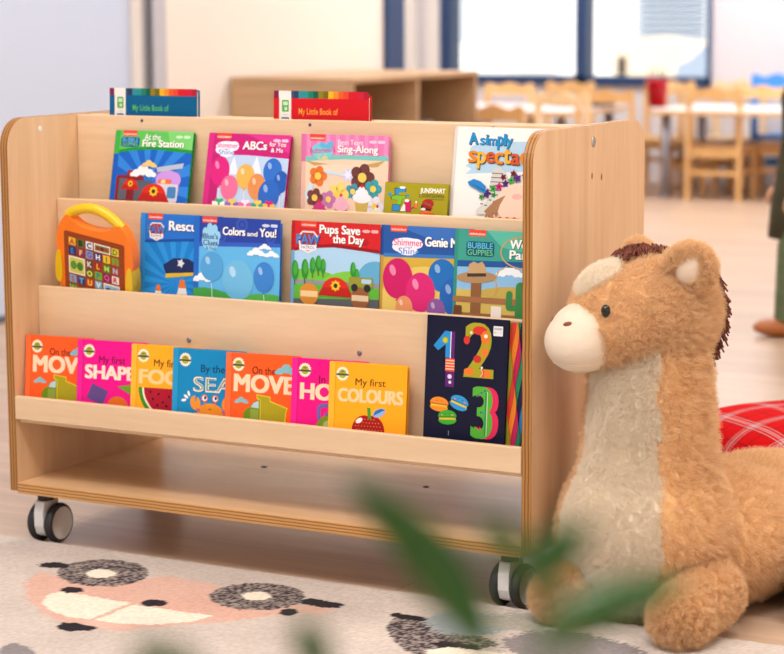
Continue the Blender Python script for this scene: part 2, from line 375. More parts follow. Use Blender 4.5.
class Cover:
    """prints on a front cover; u from the left, v down from the top, in cm"""
    def __init__(s,w,h,rw=None,rh=None):
        s.w,s.h=w*100,h*100; s.L=[]; s.n=0; s.kx=(rw or w)/w; s.ky=(rh or h)/h
    def poly(s,pts,c):
        p=clip([tuple(q) for q in pts],0.0,0.0,s.w,s.h); s.n+=1
        if len(p)>2: s.L.append((p,[list(range(len(p)))],c,s.n))
        return s
    def rect(s,u0,v0,u1,v1,c): return s.poly([(u0,v0),(u1,v0),(u1,v1),(u0,v1)],c)
    def rr(s,u0,v0,u1,v1,r,c): return s.poly(rrect(u0,v0,u1,v1,r,4),c)
    def ell(s,u,v,a,b,c,rot=0,n=28,a0=0,a1=360):
        cr,sr=math.cos(math.radians(rot)),math.sin(math.radians(rot)); full=(a1-a0)>=360
        pts=[]
        for i in range(n if full else n+1):
            t=math.radians(a0+(a1-a0)*i/n); x,y=a*math.cos(t),b*math.sin(t); pts.append((u+x*cr-y*sr,v+x*sr+y*cr))
        return s.poly(pts,c)
    def cloud(s,u,v,k,c):
        for du,dv,r in ((-1,0,.62),(0,-.4,.85),(1,-.05,.66),(1.7,.15,.4),(-1.6,.2,.35)): s.ell(u+du*k,v+dv*k,r*k,r*k*.8,c,n=14)
        s.n-=4; return s
    def text(s,t,u,v,w,h,c,bold=.02,rot=0,sh=None,skew=0,umax=None):
        """box: left u, baseline v, width w, height h (of the whole outline)"""
        d=max(0,bold-.018)*h*1.05; bold=0 if d>0 else bold
        vs,fs,x0,x1,y0,y1=glyphs(t,bold)
        base=0 if y0>-.05 else None
        cr,sr=math.cos(math.radians(rot)),math.sin(math.radians(rot))
        hh=max(v_[1] for v_ in vs); k=h/hh
        def put(du,dv,c):
            s.n+=1; P=[]
            for x,y in vs:
                a=(x-x0)/(x1-x0)*w+skew*y*k; b=-y*k; P.append((u+du+a*cr-b*sr, v+dv+a*sr+b*cr))
            um=s.w if umax is None else umax
            F=[f for f in fs if all(0<=P[i][0]<=um and 0<=P[i][1]<=s.h for i in f)]
            for eu,ev in ([(0,0)] if d<=0 else [(-d,-d*.5),(d,-d*.5),(-d,d*.5),(d,d*.5),(0,0)]):
                s.L.append(([(p[0]+eu,p[1]+ev) for p in P],F,c,s.n)); s.n+=1
        if sh: put(.07*h*1.2,.07*h*1.2,sh)
        put(0,0,c); return s
    def star(s,u,v,r0,r1,k,c,rot=0):
        return s.poly([(u+(r0 if i%2 else r1)*math.cos(PI*i/k+rot),v+(r0 if i%2 else r1)*math.sin(PI*i/k+rot)) for i in range(2*k)],c)
    def rays(s,u,v,r,k,c,w=.5):
        for i in range(k):
            a=2*PI*i/k; b=a+2*PI/k*w; s.poly([(u,v),(u+r*math.cos(a),v+r*math.sin(a)),(u+r*math.cos(b),v+r*math.sin(b))],c); s.n-=1
        s.n+=1; return s
    def into(s,mb,y):
        for P,F,c,n in s.L:
            lc=lin(c)
            for f in F:
                mb.add([(P[i][0]/100*s.kx,y-n*.000012,(s.h-P[i][1])/100*s.ky) for i in f],[list(range(len(f)-1,-1,-1))],0,lc)

def make_book(name,label,cat,cov,w,h,t,x,yb,zb,lean,yaw=0,roll=0,base=(255,255,255),spine=None,group=None,board=False,pages=(240,232,216),groove=None):
    """book standing with its cover to -y; local origin at the lower left back corner"""
    rt=thing(name,label,cat,(x,yb,zb),(-math.radians(lean),math.radians(roll),math.radians(yaw)),group)
    mb=MB(); bc=lin(base); sc=lin(spine or base); th=.0016 if not board else .0018
    if board: sil=rrect(0,0,w,h,.008,5,(0,1,1,0))
    else: sil=rrect(0,0,w,h,.0015,2,(0,1,1,0))
    mb.prism(sil,-t,-t+th,'y',0,c=bc); mb.prism(sil,-th,0,'y',0,c=bc)
    mb.box((-.0012,-t+.0006,0),(.0012,-.0006,h),0,sc)
    cov.into(mb,-t-.00012)
    if groove:      # pressed hinge line beside the spine
        mb.add([(groove-.0008,-t-.0001,0),(groove+.0008,-t-.0001,0),(groove+.0008,-t-.0001,h),(groove-.0008,-t-.0001,h)],[(0,1,2,3)],0,tuple(v*.82 for v in bc))
    mb.build('cover',INK,rt,colour=True)
    ins=.0 if board else .0025
    pg=MB(); 
    if board: ps=rrect(.0015,.0002,w-.0006,h-.0002,.0078,5,(0,1,1,0))
    else: ps=[(.0015,.003),(w-.003,.003),(w-.003,h-.003),(.0015,h-.003)]
    k=max(3,int((t-2*th)/.0016)) if board else 1
    g=(t-2*th)/k
    for i in range(k): pg.prism(ps,-t+th+i*g+(.0002 if board else .0001),-t+th+(i+1)*g-(.0001),'y')
    pg.build('page_block',plain('page edges',pages,.7),rt)
    return rt

WHITE=(246,244,240)
def network_tag(c,u,v=0): c.rr(u,v-.3,u+3.3,v+1.15,.25,(226,70,46)); c.text('nickelodeon',u+.2,v+.88,2.9,.42,(255,244,236),.03)
def find_mark(c,u,v,col=(250,240,236)):
    c.ell(u+.7,v+.35,.85,.3,col,n=14); c.rr(u+1.7,v+.05,u+3.2,v+.62,.28,col);

def balloon(c,u,v,a,b,col,string=True):
    if string: c.poly([(u-.06,v+b),(u+.06,v+b),(u+.5,v+b+5),(u+.38,v+b+5)],(236,236,240))
    c.ell(u,v,a,b,col); c.poly([(u-.35,v+b+.35),(u,v+b-.2),(u+.35,v+b+.35)],col); c.ell(u-.35*a,v-.4*b,.2*a,.28*b,tuple(min(255,int(k+ (255-k)*.45)) for k in col),-20,n=12)
def flower(c,u,v,r,col,mid=(240,206,90)):
    for k in range(5): c.ell(u+r*.75*math.cos(2*PI*k/5),v+r*.75*math.sin(2*PI*k/5),r*.55,r*.55,col,n=12); c.n-=1
    c.n+=1; c.ell(u,v,r*.45,r*.45,mid,n=12)
# ---- top tier: five books
TG='picture books on the top tier'
c=Cover(.179,.19)
c.rect(0,0,17.9,19,(24,96,196)); c.rays(8.5,10.5,16,14,(46,130,218))
c.poly([(0,0),(17.9,0),(17.9,4.1),(9,3.6),(4,3.9),(0,4.6)],(30,150,40)); c.poly([(0,0),(17.9,0),(17.9,3.5),(9,3.0),(4,3.3),(0,4.0)],(92,190,84)); c.poly([(12,0),(17.9,0),(17.9,3.5),(13,3.1)],(122,206,112))
c.rect(0,0,1.1,19,(60,170,70)); c.rect(0,4.6,1.1,19,(20,90,190))
network_tag(c,1.7); c.rr(1.4,1.3,5.7,3.2,.5,(24,70,140)); c.text('BUBBLE',1.75,2.2,3.6,.75,(96,190,236),.03); c.text('GUPPIES',1.75,3.02,3.6,.68,(120,205,130),.03)
c.text('At the',6.8,1.75,3.7,1.15,WHITE,.035,sh=(30,110,50)); c.text('Fire Station',6.5,3.05,9.4,1.3,WHITE,.06,sh=(30,110,50)); find_mark(c,14.1,.7,(196,232,190))
# fire engine, ladder, flashing light, red helmets
c.poly([(10.2,7.0),(16.4,6.0),(16.2,7.0),(10.6,7.9)],(176,188,204)); c.rect(10.4,7.9,15.8,12,(150,110,196)); c.ell(13.2,9.3,2.9,1.8,(196,150,226)); c.rr(10.9,9.2,14,10.1,.3,(240,110,60)); c.rr(11.6,9.3,12.6,10,.2,(255,214,160))
c.rr(10.2,10.1,15.6,13.6,.5,(208,206,220)); c.rr(13.2,10.6,15.2,12.8,.4,(70,130,186))
c.rr(1.2,8.7,7.6,19,.5,(132,30,38)); c.rr(3.6,7.7,6.6,9,.3,(150,36,42)); c.rr(1.9,9.3,3.8,13.4,.2,(92,94,106)); c.rr(5.6,9.6,9.4,19,.3,(86,92,106)); c.ell(8.2,12.3,.7,1.4,(150,160,172))
def helmet(c,u,v,k):
    c.ell(u,v,2.3*k,2.0*k,(214,44,30),a0=180,a1=360); c.poly([(u-2.9*k,v+.7*k),(u-2.2*k,v-.5*k),(u+2.2*k,v-.5*k),(u+3.0*k,v+.8*k)],(188,32,24)); c.star(u,v-.8*k,.6*k,.85*k,8,(240,196,40)); c.ell(u,v-.8*k,.35*k,.35*k,(60,50,30),n=10)
helmet(c,4.6,10.9,.75); helmet(c,10.1,12.6,1.25)
c.cloud(7.2,8.2,1.5,(236,238,240)); c.cloud(8.4,6.6,.9,(240,200,120))
make_book('picture_book','blue and green picture book with a fire engine, first on the top tier','book',c,.179,.189,.008,.121,.173,.6003,12.4,0,0,(26,140,60),(30,120,90),TG,groove=.0105)

c=Cover(.179,.19)
c.rect(0,0,17.9,19,(186,206,234)); 
for u,v in ((6,5.5),(11,5.2),(8.6,7.2)): c.poly([(u-1.3,v+2.2),(u,v-1.2),(u+1.3,v+2.2)],(226,234,246))
c.poly([(0,0),(17.9,0),(17.9,4.4),(9,4.0),(0,4.2)],(196,28,116)); c.poly([(8,0),(17.9,0),(17.9,3.4)],(214,52,136)); c.rect(0,0,1.1,19,(208,40,128)); c.rect(1.1,4.1,3,19,(186,30,110))
network_tag(c,1.7)
for du,dv,a,b in ((4,2.5,2.4,1.0),(3,3.2,1.4,.8),(5.6,2.4,1.1,.9),(4.1,3.7,1.7,.8)): c.ell(u:=du+.1,dv,a,b,(250,240,248))
c.text('Shimmer',1.9,2.75,4.7,.95,(222,60,140),.035); c.text('Shine',2.4,4.05,3.5,.95,(40,130,206),.03); c.text('and',3.6,3.2,1.2,.4,(120,80,170),.02)
c.text('ABCs',7.7,2.9,5.2,1.5,WHITE,.06,sh=(130,16,80)); c.text('for You',13.5,2.2,3.5,.85,WHITE,.03); c.text('& Me',13.9,3.3,2.6,.8,WHITE,.03); find_mark(c,14.3,.75,(240,190,222))
# bright balls and ribbons
for u,v,a,b,col in ((3.2,7.2,2.1,2.8,(214,34,124)),(14.7,6.8,2.0,2.4,(48,110,200)),(16.7,8.8,1.6,2.1,(36,90,180)),(8.9,8.0,2.0,2.3,(226,176,84)),(5.6,10.2,1.9,2.3,(232,110,150)),(11.6,9.8,1.9,2.4,(222,140,80)),(14.4,11.2,2.3,2.8,(44,100,190))): balloon(c,u,v,a,b,col)
for u,w_,col,rib in ((2.2,3.0,WHITE,(60,180,110)),(5.0,3.2,(150,110,186),(240,200,80)),(8.0,3.0,(226,110,170),(250,230,240)),(10.8,2.8,(60,170,140),(240,206,70)),(13.4,2.6,(236,190,90),(214,34,124))):
    c.rect(u,12.9,u+w_,19,col); c.rect(u+w_*.42,12.9,u+w_*.58,19,rib); c.ell(u+w_*.36,12.7,.5,.35,rib,20); c.ell(u+w_*.64,12.7,.5,.35,rib,-20)
make_book('picture_book','magenta and pale blue alphabet picture book, second on the top tier','book',c,.179,.189,.008,.3351,.173,.6003,12.4,0,.3,(196,34,120),(190,30,112),TG,groove=.0105)

c=Cover(.182,.19)
c.rect(0,0,18.2,19,(238,206,178)); c.rect(0,0,18.2,4.4,(226,120,176))
for k in range(9): c.rect(1.2+k*2.0,0,2.0+k*2.0,4.4,(234,142,190)); c.n-=1
c.n+=1
c.poly([(0,4.2),(3,3.9),(9,3.6),(18.2,3.6),(18.2,4.5),(9,4.4),(3,4.8),(0,5.2)],(120,196,190)); c.rect(0,0,.9,19,(216,110,160)); c.rect(0,5,.9,19,(224,180,160))
c.poly([(.9,4.9),(7,5.5),(13,5.4),(17.6,4.4),(16,5.6),(9,6.4),(4,6.3)],(198,160,90)); c.ell(9,6.2,7,.9,(238,212,188))
network_tag(c,1.7); c.ell(4.4,3.0,2.3,1.5,(120,200,220)); c.text('Butterbean\'s',1.9,3.5,5.2,1.0,(206,40,120),.03,rot=-4); c.text('Cafe',3.5,4.6,2.1,1.0,(236,214,70),.035); c.ell(5.9,1.9,.9,.6,(96,180,220),-40); c.ell(4.5,2.0,.7,.5,(96,180,220),30)
c.text('Bean Team',7.7,1.75,5.2,.9,(250,228,240),.025); c.text('Sing-Along',7.7,3.15,8.3,1.3,WHITE,.06,sh=(180,70,130)); find_mark(c,14.3,.8,(246,200,224))
# sweets and flowers
c.poly([(.9,11),(2.4,7.8),(5.4,6.5),(9.2,7.2),(9.2,7.5),(5.4,7.1),(3,8.4),(1.4,12.6)],(198,222,240)); c.ell(9.9,7.2,1.1,1.0,(206,206,244)); c.star(9.9,7.2,.4,1.3,6,(232,232,252))
for u,v,r,col in ((3.6,7.6,1.5,(226,120,50)),(12.9,7.6,2.0,(110,60,56)),(15.2,9.6,1.4,(60,160,170)),(11.0,10.2,1.2,(70,150,170)),(8.0,10.8,1.7,(240,214,110)),(5.9,11.8,1.3,(196,120,180)),(3.0,11.6,1.4,(120,64,66)),(15.6,12.8,1.5,(232,226,240))): flower(c,u,v,r,col)
def cake(u,v,k,cup,top):
    c.poly([(u-1.3*k,v),(u+1.3*k,v),(u+.9*k,v+2.2*k),(u-.9*k,v+2.2*k)],cup); c.ell(u,v-.1*k,1.6*k,.8*k,top); c.ell(u,v-.8*k,1.1*k,.7*k,top); c.ell(u,v-1.4*k,.55*k,.5*k,top); c.ell(u,v-1.9*k,.28*k,.28*k,(206,40,50),n=10)
cake(12.9,11.4,1.2,(206,176,90),(244,240,246)); cake(8.6,13.0,1.1,(150,90,120),(240,180,200)); cake(4.0,14.2,1.1,(110,60,56),(206,60,130)); cake(16.2,14.6,1.0,(120,60,100),(240,236,220))
make_book('picture_book','pink and peach singing picture book, third on the top tier','book',c,.182,.1905,.008,.5419,.196,.6003,3.5,0,0,(228,140,180),(206,100,150),TG,groove=.0095)

c=Cover(.128,.150,.1265,.110)
OL=(162,152,22)
c.rect(0,0,12.8,15,OL)
def blk(pts,col):
    cu=sum(p[0] for p in pts)/len(pts); cv=sum(p[1] for p in pts)/len(pts)
    c.poly([(cu+(p[0]-cu)*1.13,cv+(p[1]-cv)*1.13) for p in pts],(34,34,30)); c.poly(pts,col)
blk([(2.0,1.5),(4.1,1.4),(4.1,2.3),(2.9,2.4),(2.8,3.3),(2.1,3.2)],(46,140,196)); c.ell(3.3,1.25,.42,.3,WHITE); c.ell(3.8,1.25,.32,.28,WHITE)
blk([(1.3,3.6),(2.3,3.1),(3.2,3.3),(4.3,3.1),(4.2,3.7),(3.5,4.1),(3.4,5.4),(2.6,5.4),(2.7,4.4),(1.5,4.2)],(122,190,40)); c.ell(1.0,3.0,.35,.45,(46,140,196),-30); c.ell(4.7,3.2,.35,.3,(46,140,196))
blk([(1.7,5.5),(3.2,5.5),(3.1,7),(1.7,7)],(40,140,200)); blk([(3.3,7),(3.9,5.3),(4.3,5.3),(4.4,7)],(240,236,226)); blk([(4.2,4.7),(5.4,4.5),(5.5,7),(4.6,7)],(206,24,96)); c.ell(4.6,4.4,.45,.35,WHITE)
blk([(6.2,4.9),(6.8,4.9),(6.8,6.1),(6.2,6.1)],(232,120,40)); c.rect(6.35,4.4,6.65,4.9,WHITE); c.poly([(5.4,6.2),(6.2,5.7),(6.3,6.0),(5.5,6.6)],(186,30,80))
c.ell(8.6,5.9,1.1,1.5,(50,32,28)); c.ell(8.9,4.9,1.2,1.15,(176,34,40)); c.poly([(7.8,5.2),(9.9,5.9),(9.8,6.3),(7.7,5.6)],(150,26,34)); c.poly([(8.1,4.5),(9.6,5.2),(9.5,5.4),(8.0,4.8)],(90,110,40)); c.ell(8.0,6.3,.5,.35,(236,226,216)); c.ell(8.8,7.2,1.1,.6,(230,110,30)); c.rect(7.2,7.2,10.4,12.8,(200,90,40))
c.text('JUNSMART',7.2,2.3,5.0,1.15,(244,242,230),.045); c.text('COUNTDOWN',7.0,3.45,5.0,.85,(50,48,20),.02); c.rect(8.7,3.8,12,3.95,(96,92,30))
make_book('picture_book','small olive green picture book leaning in front of the white book on the top tier','book',c,.1265,.110,.006,.7256,.172,.6003,9.5,0,0,OL,(140,130,20),TG)

c=Cover(.21,.212)
c.rect(0,0,21,21.2,(240,236,232)); c.rect(0,0,.5,21.2,(214,208,204))
BL=(176,208,230)
c.poly([(3.2,3.6),(4.5,2.9),(12,2.4),(21,2.0),(21,7.4),(12,7.7),(5,8.2),(2.5,8.4),(3.6,7.4),(2.4,7.0),(3.8,5.6),(2.9,5.0)],BL)
c.text('A',2.9,3.1,1.6,2.0,(30,136,196),.07,rot=-4,sh=(40,70,90))
for ch,u,w,h,dv in (('s',5.0,.95,1.15,0),('i',6.15,.4,1.65,-.1),('m',6.75,1.5,1.15,.05),('p',8.45,1.0,1.5,.0),('l',9.65,.4,1.9,-.05),('y',10.2,1.1,1.2,.0)): c.text(ch,u,3.1+dv,w,h,(30,140,200),.07,sh=(40,70,90))
for k,(ch,u,w,h) in enumerate((('s',3.0,1.55,1.9),('p',4.8,1.5,1.9),('e',6.5,1.55,1.8),('c',8.2,1.5,1.9),('t',9.9,1.2,2.4),('a',11.3,1.6,1.8),('c',13.1,1.5,1.9),('u',14.9,1.5,1.7),('l',16.7,.55,2.3),('a',17.6,1.5,1.7),('r',19.4,.9,1.7))): c.text(ch,u,6.2+(.15 if k%2 else 0),w,h,((226,130,26),(236,176,50),(206,82,34))[k%3],.07,sh=(60,50,40))
H0=len(c.L)
# a tall paper hat with flowers and a blue feather above loose brown hair
c.poly([(8.6,14.2),(9.6,7.9),(10.8,7.4),(12.2,8.6),(13.6,11.8)],(206,204,198)); 
for k in range(6): c.rect(9.4-.1*k,8.6+.75*k,11.6+.25*k,8.75+.75*k,(96,94,92))
c.ell(12.5,13.2,6.2,1.35,(214,212,206),-24)
for k in range(11): c.rect(7.6+.8*k,14.3-.36*k+(.3 if k%2 else -.3),8.1+.8*k,14.5-.36*k+(.3 if k%2 else -.3),(80,78,78))
c.ell(14.6,13.9,4.0,3.6,(238,206,184)); c.poly([(8.4,15.4),(10.4,13.4),(12.4,12.4),(11.4,14.2),(10.8,16.4),(10.2,15.4),(9.6,17.4),(9.2,16.0),(8.4,17.2),(8.8,15.8)],(168,122,86)); c.ell(14.6,12.6,1.0,.5,(240,176,170))
for u,v,r,col in ((8.7,12.3,1.0,(76,40,110)),(9.9,11.4,.8,(60,150,60)),(11.0,11.0,.9,(186,40,110)),(12.2,10.4,.8,(84,40,120)),(13.3,9.8,.8,(60,160,60)),(7.7,12.9,.6,(60,150,60)),(10.1,12.5,.6,(50,140,60)),(14.4,9.4,.9,(90,50,130)),(16,9,.9,(186,40,110)),(11.7,9.3,.7,(120,30,40)),(13.6,8.6,.7,(120,30,40))):
    c.star(u,v,r*.55,r,5,col,u); c.ell(u,v,r*.2,r*.2,(40,30,50),n=8)
c.poly([(4.8,10.4),(6.0,9.8),(7.4,10.2),(8.4,11.0),(8.5,12.2),(7.4,12.0),(6.2,11.4),(5.2,11.0)],(40,130,200)); c.poly([(5.2,10.5),(8.2,11.9),(8.3,11.7)],(20,80,140)); 
for k in range(8): c.ell(10.2+.7*k,16.6+.12*(k%2),.45,.4,((214,60,40),(240,170,40))[k%2])
c.L=c.L[:H0]+[([(p[0]-1.6,p[1]-.6) for p in P],F,col,n) for P,F,col,n in c.L[H0:]]
make_book('picture_book','large white picture book with a flowered hat, last on the top tier','book',c,.21,.2075,.007,.8525,.185,.6003,8.5,0,.3,(240,236,232),(226,220,214),TG)
# ---- middle tier: letter toy and five books
MG='picture books on the middle tier'
def paw_badge(c,u,v,k,plate=(60,110,190)):
    c.poly([(u-2.3*k,v-.9*k),(u-1.2*k,v-2*k),(u+1.2*k,v-2*k),(u+2.3*k,v-.9*k),(u+1.6*k,v+1.4*k),(u,v+2.1*k),(u-1.6*k,v+1.4*k)],(226,222,226)); c.poly([(u-1.9*k,v-.8*k),(u-1.1*k,v-1.7*k),(u+1.1*k,v-1.7*k),(u+1.9*k,v-.8*k),(u+1.3*k,v+1.1*k),(u,v+1.7*k),(u-1.3*k,v+1.1*k)],(176,52,50))
    c.text('PAW',u-2.4*k,v+.35*k,4.8*k,1.7*k,(70,130,206),.05,sh=(30,50,96)); c.rr(u-1.8*k,v+.5*k,u+1.8*k,v+1.5*k,.3*k,(236,234,236)); c.text('PATROL',u-1.4*k,v+1.25*k,2.8*k,.55*k,(60,80,130),.02)
c=Cover(.185,.198)
c.rect(0,0,18.5,19.8,(26,126,206)); c.rays(8,13,20,18,(40,146,222)); c.poly([(0,0),(18.5,0),(18.5,4.6),(10,5.0),(4,5.4),(0,5.6)],(24,76,160)); c.poly([(0,0),(18.5,0),(18.5,4.0),(10,4.5),(4,4.9),(0,5.1)],(38,112,204)); c.rect(0,0,1.0,19.8,(50,140,216))
network_tag(c,1.7); paw_badge(c,3.6,3.4,.85); c.text('Rescue',6.5,3.0,7.4,1.7,WHITE,.065,sh=(20,60,130))
c.poly([(5.2,9.6),(7.6,8.2),(11,8.2),(13.6,9.6),(13,11),(6,11.6)],(28,44,92)); c.star(9.2,9.1,.5,.9,5,(220,220,226)); c.poly([(5.8,11.2),(13,10.6),(13,11.2),(5.8,12.0)],(216,180,50)); 
for u,v,k in ((9.6,14.6,1.2),(4.2,15.2,.9)): c.poly([(u-1.6*k,v+3*k),(u-.4*k,v-2*k),(u+.4*k,v-2*k),(u+1.6*k,v+3*k)],(230,120,44)); c.poly([(u-.95*k,v+.3*k),(u-.7*k,v-.7*k),(u+.7*k,v-.7*k),(u+.95*k,v+.3*k)],(240,236,230))
make_book('picture_book','blue picture book with a red and white badge, tucked behind its neighbour','book',c,.185,.1885,.007,.2276,.125,.4403,3.5,0,0,(34,120,204),(34,104,190),MG,groove=.0105)
c=Cover(.187,.198)
c.rect(0,0,18.7,19.8,(96,180,232)); c.rect(0,0,18.7,4.7,(40,66,160)); c.poly([(0,4.7),(18.7,4.3),(18.7,5.0),(0,5.6)],(52,90,190))
for u,v,r in ((10.4,1.2,1.3),(16.6,3.4,1.0),(8.2,2.9,.8),(5.9,3.6,1.1)):
    c.ell(u,v,r,r,(56,86,178),n=18); c.ell(u,v,r*.62,r*.62,(40,66,160),n=16); c.ell(u,v,r*.3,r*.3,(56,86,178),n=12)
c.rect(0,0,1.1,19.8,(34,104,196)); network_tag(c,1.7)
for u,v,a,b in ((2.4,2.9,.6,.9),(3.4,2.1,.65,.95),(4.5,2.3,.6,.9),(5.2,3.4,.55,.8),(3.6,4.4,1.9,1.9)): c.ell(u,v,a,b,(150,206,236))
c.text("Blue's",2.0,4.1,3.2,1.0,(24,50,120),.04); c.text('Clues',2.0,5.3,3.2,1.0,(24,50,120),.04); c.text('& You!',2.6,6.1,2.2,.6,(30,70,150),.03)
c.text('Colors',6.3,3.2,4.8,1.45,WHITE,.06,sh=(20,36,110)); c.text('and',11.6,3.2,2.2,.85,WHITE,.05,sh=(20,36,110)); c.text('You!',14.3,3.2,3.5,1.5,WHITE,.06,sh=(20,36,110)); find_mark(c,14.9,.8,(200,210,240))
for u,v,k in ((13.6,6.3,1.0),(16.9,6.5,.8),(1.9,11.6,1.1),(15.4,5.2,.7)): c.cloud(u,v,k,(238,244,250))
c.ell(2.5,16.8,8,3.6,(70,160,70)); c.ell(16,17.2,8,3.6,(86,176,74)); 
for u,v,a,b,col in ((4.0,9.2,2.5,2.7,(82,160,216)),(9.8,11.4,3.4,3.7,(110,184,226)),(15.4,10.6,2.2,2.8,(60,130,206))): balloon(c,u,v,a,b,col)
make_book('picture_book','sky blue picture book with clouds and a paw print emblem','book',c,.187,.1915,.007,.3545,.1155,.4403,4,0,0,(60,120,204),(34,104,196),MG,groove=.0112)
c=Cover(.184,.198)
c.rect(0,0,18.4,19.8,(120,176,222)); c.ell(9,7.0,12,2.4,(170,208,236)); c.ell(4,14,9,5.4,(112,190,60)); c.ell(13,13.6,8,5,(126,200,66)); c.ell(17.6,9.6,3.6,3.0,(96,168,206)); c.rect(0,10.6,18.4,11.4,(140,146,150)); c.poly([(0,11.4),(18.4,11.4),(18.4,19.8),(0,19.8)],(96,180,60)); c.poly([(0,14.2),(18.4,13.4),(18.4,19.8),(0,19.8)],(92,94,98))
c.poly([(0,0),(18.4,0),(18.4,5.2),(9,4.5),(3,5.0),(0,5.7)],(150,20,26)); c.poly([(0,0),(18.4,0),(18.4,4.6),(9,3.9),(3,4.4),(0,5.1)],(206,34,38)); c.star(15.4,3.4,.5,1.0,5,(180,28,34)); c.rect(0,0,.7,19.8,(176,28,34)); c.rect(0,5.4,.7,19.8,(104,160,196))
network_tag(c,1.9); c.text('Pups Save',5.9,2.05,8.3,1.5,WHITE,.065,sh=(110,12,18)); c.text('the Day',8.7,3.7,6.3,1.45,WHITE,.065,sh=(110,12,18)); paw_badge(c,3.5,3.8,1.0); find_mark(c,14.8,1.0,(236,170,170))
for u,v,k in ((3,8.7,1.2),(4.6,8.0,1.0),(5.8,7.6,1.0),(6.8,8.0,.9),(.9,9,1.2),(13,8.3,.9),(13.8,9.3,.8)):
    c.rect(u-.1,v,u+.1,v+2.2*k,(96,70,40)); c.ell(u,v,.62*k,1.5*k,(46,140,50)); c.ell(u+.15,v-.3,.38*k,1.0*k,(70,166,60))
helmet(c,9.5,12.4,1.25)
for u,v,r,a_,b_ in ((4.0,13.2,2.0,(216,140,50),(240,206,150)),(14.6,13.4,1.9,(150,92,56),(226,200,160))): c.ell(u,v,r,r,a_); c.poly([(u-r*.9,v-r*.3),(u+r*.9,v-r*.3),(u+r*.9,v+r*.25),(u-r*.9,v+r*.25)],b_)
c.rr(12.2,9.6,17.2,11.4,.4,(150,146,50)); c.ell(13.4,11.5,.7,.7,(40,40,40)); c.ell(16.0,11.5,.7,.7,(40,40,40)); c.rr(14.8,9.9,16.8,10.7,.2,(170,206,226))
make_book('picture_book','red topped picture book with green hills and trees on the middle tier','book',c,.1835,.1905,.007,.560,.124,.4403,4,0,0,(196,40,44),(170,26,30),MG,groove=.0068)
c=Cover(.184,.198)
c.rect(0,0,18.4,19.8,(206,170,62)); c.ell(9,14,9,7,(226,196,100)); c.rect(0,0,18.4,5.2,(38,86,160)); c.poly([(3,0),(18.4,0),(18.4,3.4),(10,2.2)],(58,110,186)); c.poly([(0,5.0),(18.4,4.7),(18.4,5.3),(0,5.7)],(60,120,190)); c.rect(0,0,.6,19.8,(30,76,150)); c.rect(0,5.4,.6,19.8,(190,150,60))
network_tag(c,1.9)
for du,dv,a,b in ((5.2,3.1,2.9,1.0),(4.1,3.8,1.8,.9),(6.9,3.1,1.5,.9),(5.4,4.4,2.0,.8)): c.ell(du,dv,a,b,(250,238,246))
c.text('Shimmer',2.6,3.5,5.8,1.15,(222,60,130),.035); c.text('Shine',3.6,5.0,4.2,1.1,(40,130,206),.03); c.text('and',4.8,3.95,1.4,.4,(120,80,170),.02)
c.text('Genie Magic',8.9,3.4,9.2,1.6,WHITE,.065,sh=(20,50,110))
for u,v,a,b,col in ((3.6,9.4,3.0,3.6,(200,28,100)),(12.4,8.4,2.7,2.9,(36,110,186)),(8.2,11.6,2.9,3.5,(214,40,116)),(14.6,12.0,2.6,3.2,(36,100,180)),(5.0,14.4,1.7,2.0,(226,150,100)),(11.4,14.6,1.8,2.1,(140,90,160))): balloon(c,u,v,a,b,col)
make_book('picture_book','blue and gold picture book partly covered by its teal neighbour','book',c,.184,.193,.007,.7440,.126,.4403,4,0,0,(120,120,110),(30,76,150),MG)
c=Cover(.187,.198)
c.rect(0,0,18.7,19.8,(136,186,224)); c.cloud(10.6,7.2,1.3,(232,238,244)); c.cloud(3.8,8,1,(214,226,240)); c.rect(0,10.4,18.7,19.8,(206,180,90)); c.ell(13,10.8,8,1.3,(190,166,80)); c.rect(0,0,18.7,5.4,(60,156,138)); c.poly([(6,0),(18.7,0),(18.7,4.4),(9,2.8)],(86,182,160)); c.poly([(0,5.4),(18.7,5.0),(18.7,6.0),(0,6.5)],(34,84,150)); c.rect(0,0,.6,19.8,(50,140,126))
network_tag(c,2.6); c.rr(2.2,2.0,7.6,4.6,.5,(24,84,110)); c.text('BUBBLE',2.5,3.2,4.8,1.0,(96,190,226),.035); c.text('GUPPIES',2.5,4.35,4.8,.95,(110,200,130),.035)
c.text('Word',10.6,2.9,5.0,1.5,WHITE,.065,sh=(20,90,80)); c.text('Parade',10.6,4.7,6.6,1.45,WHITE,.065,sh=(20,90,80))
rope=(198,160,96)
for k in range(40):
    a=2*PI*k/40; a2=2*PI*(k+1)/40; f=lambda t,r:(13.2+(4.3+r)*math.cos(t)*(1 if math.cos(t)<0 else 1.2),3.6+(2.7+r)*math.sin(t)); c.poly([f(a,-.12),f(a,.12),f(a2,.12),f(a2,-.12)],rope); c.n-=1
c.n+=1
pp=[(10.2,6.0),(8.6,6.9),(8.0,8.4),(8.4,9.8),(8.0,11),(6.4,12.2),(4.6,13.2),(4.2,14.4)]
for p,q in zip(pp,pp[1:]): c.poly([(p[0]-.12,p[1]),(p[0]+.12,p[1]),(q[0]+.12,q[1]),(q[0]-.12,q[1])],rope)
c.rr(3.4,8.0,5.4,19.8,.3,(140,92,56)); c.rect(0,11.6,18.7,12.6,(160,108,68)); c.rect(0,14.4,18.7,15.4,(150,100,62)); c.ell(4.4,8.2,3.9,1.0,(170,136,96),-3); c.poly([(2.6,8.2),(2.9,6.0),(3.8,5.5),(4.6,5.8),(5.4,5.4),(6.0,6.2),(6.4,8.1)],(190,156,112)); c.poly([(2.6,7.6),(6.2,7.4),(6.3,8.0),(2.6,8.2)],(70,50,40)); 
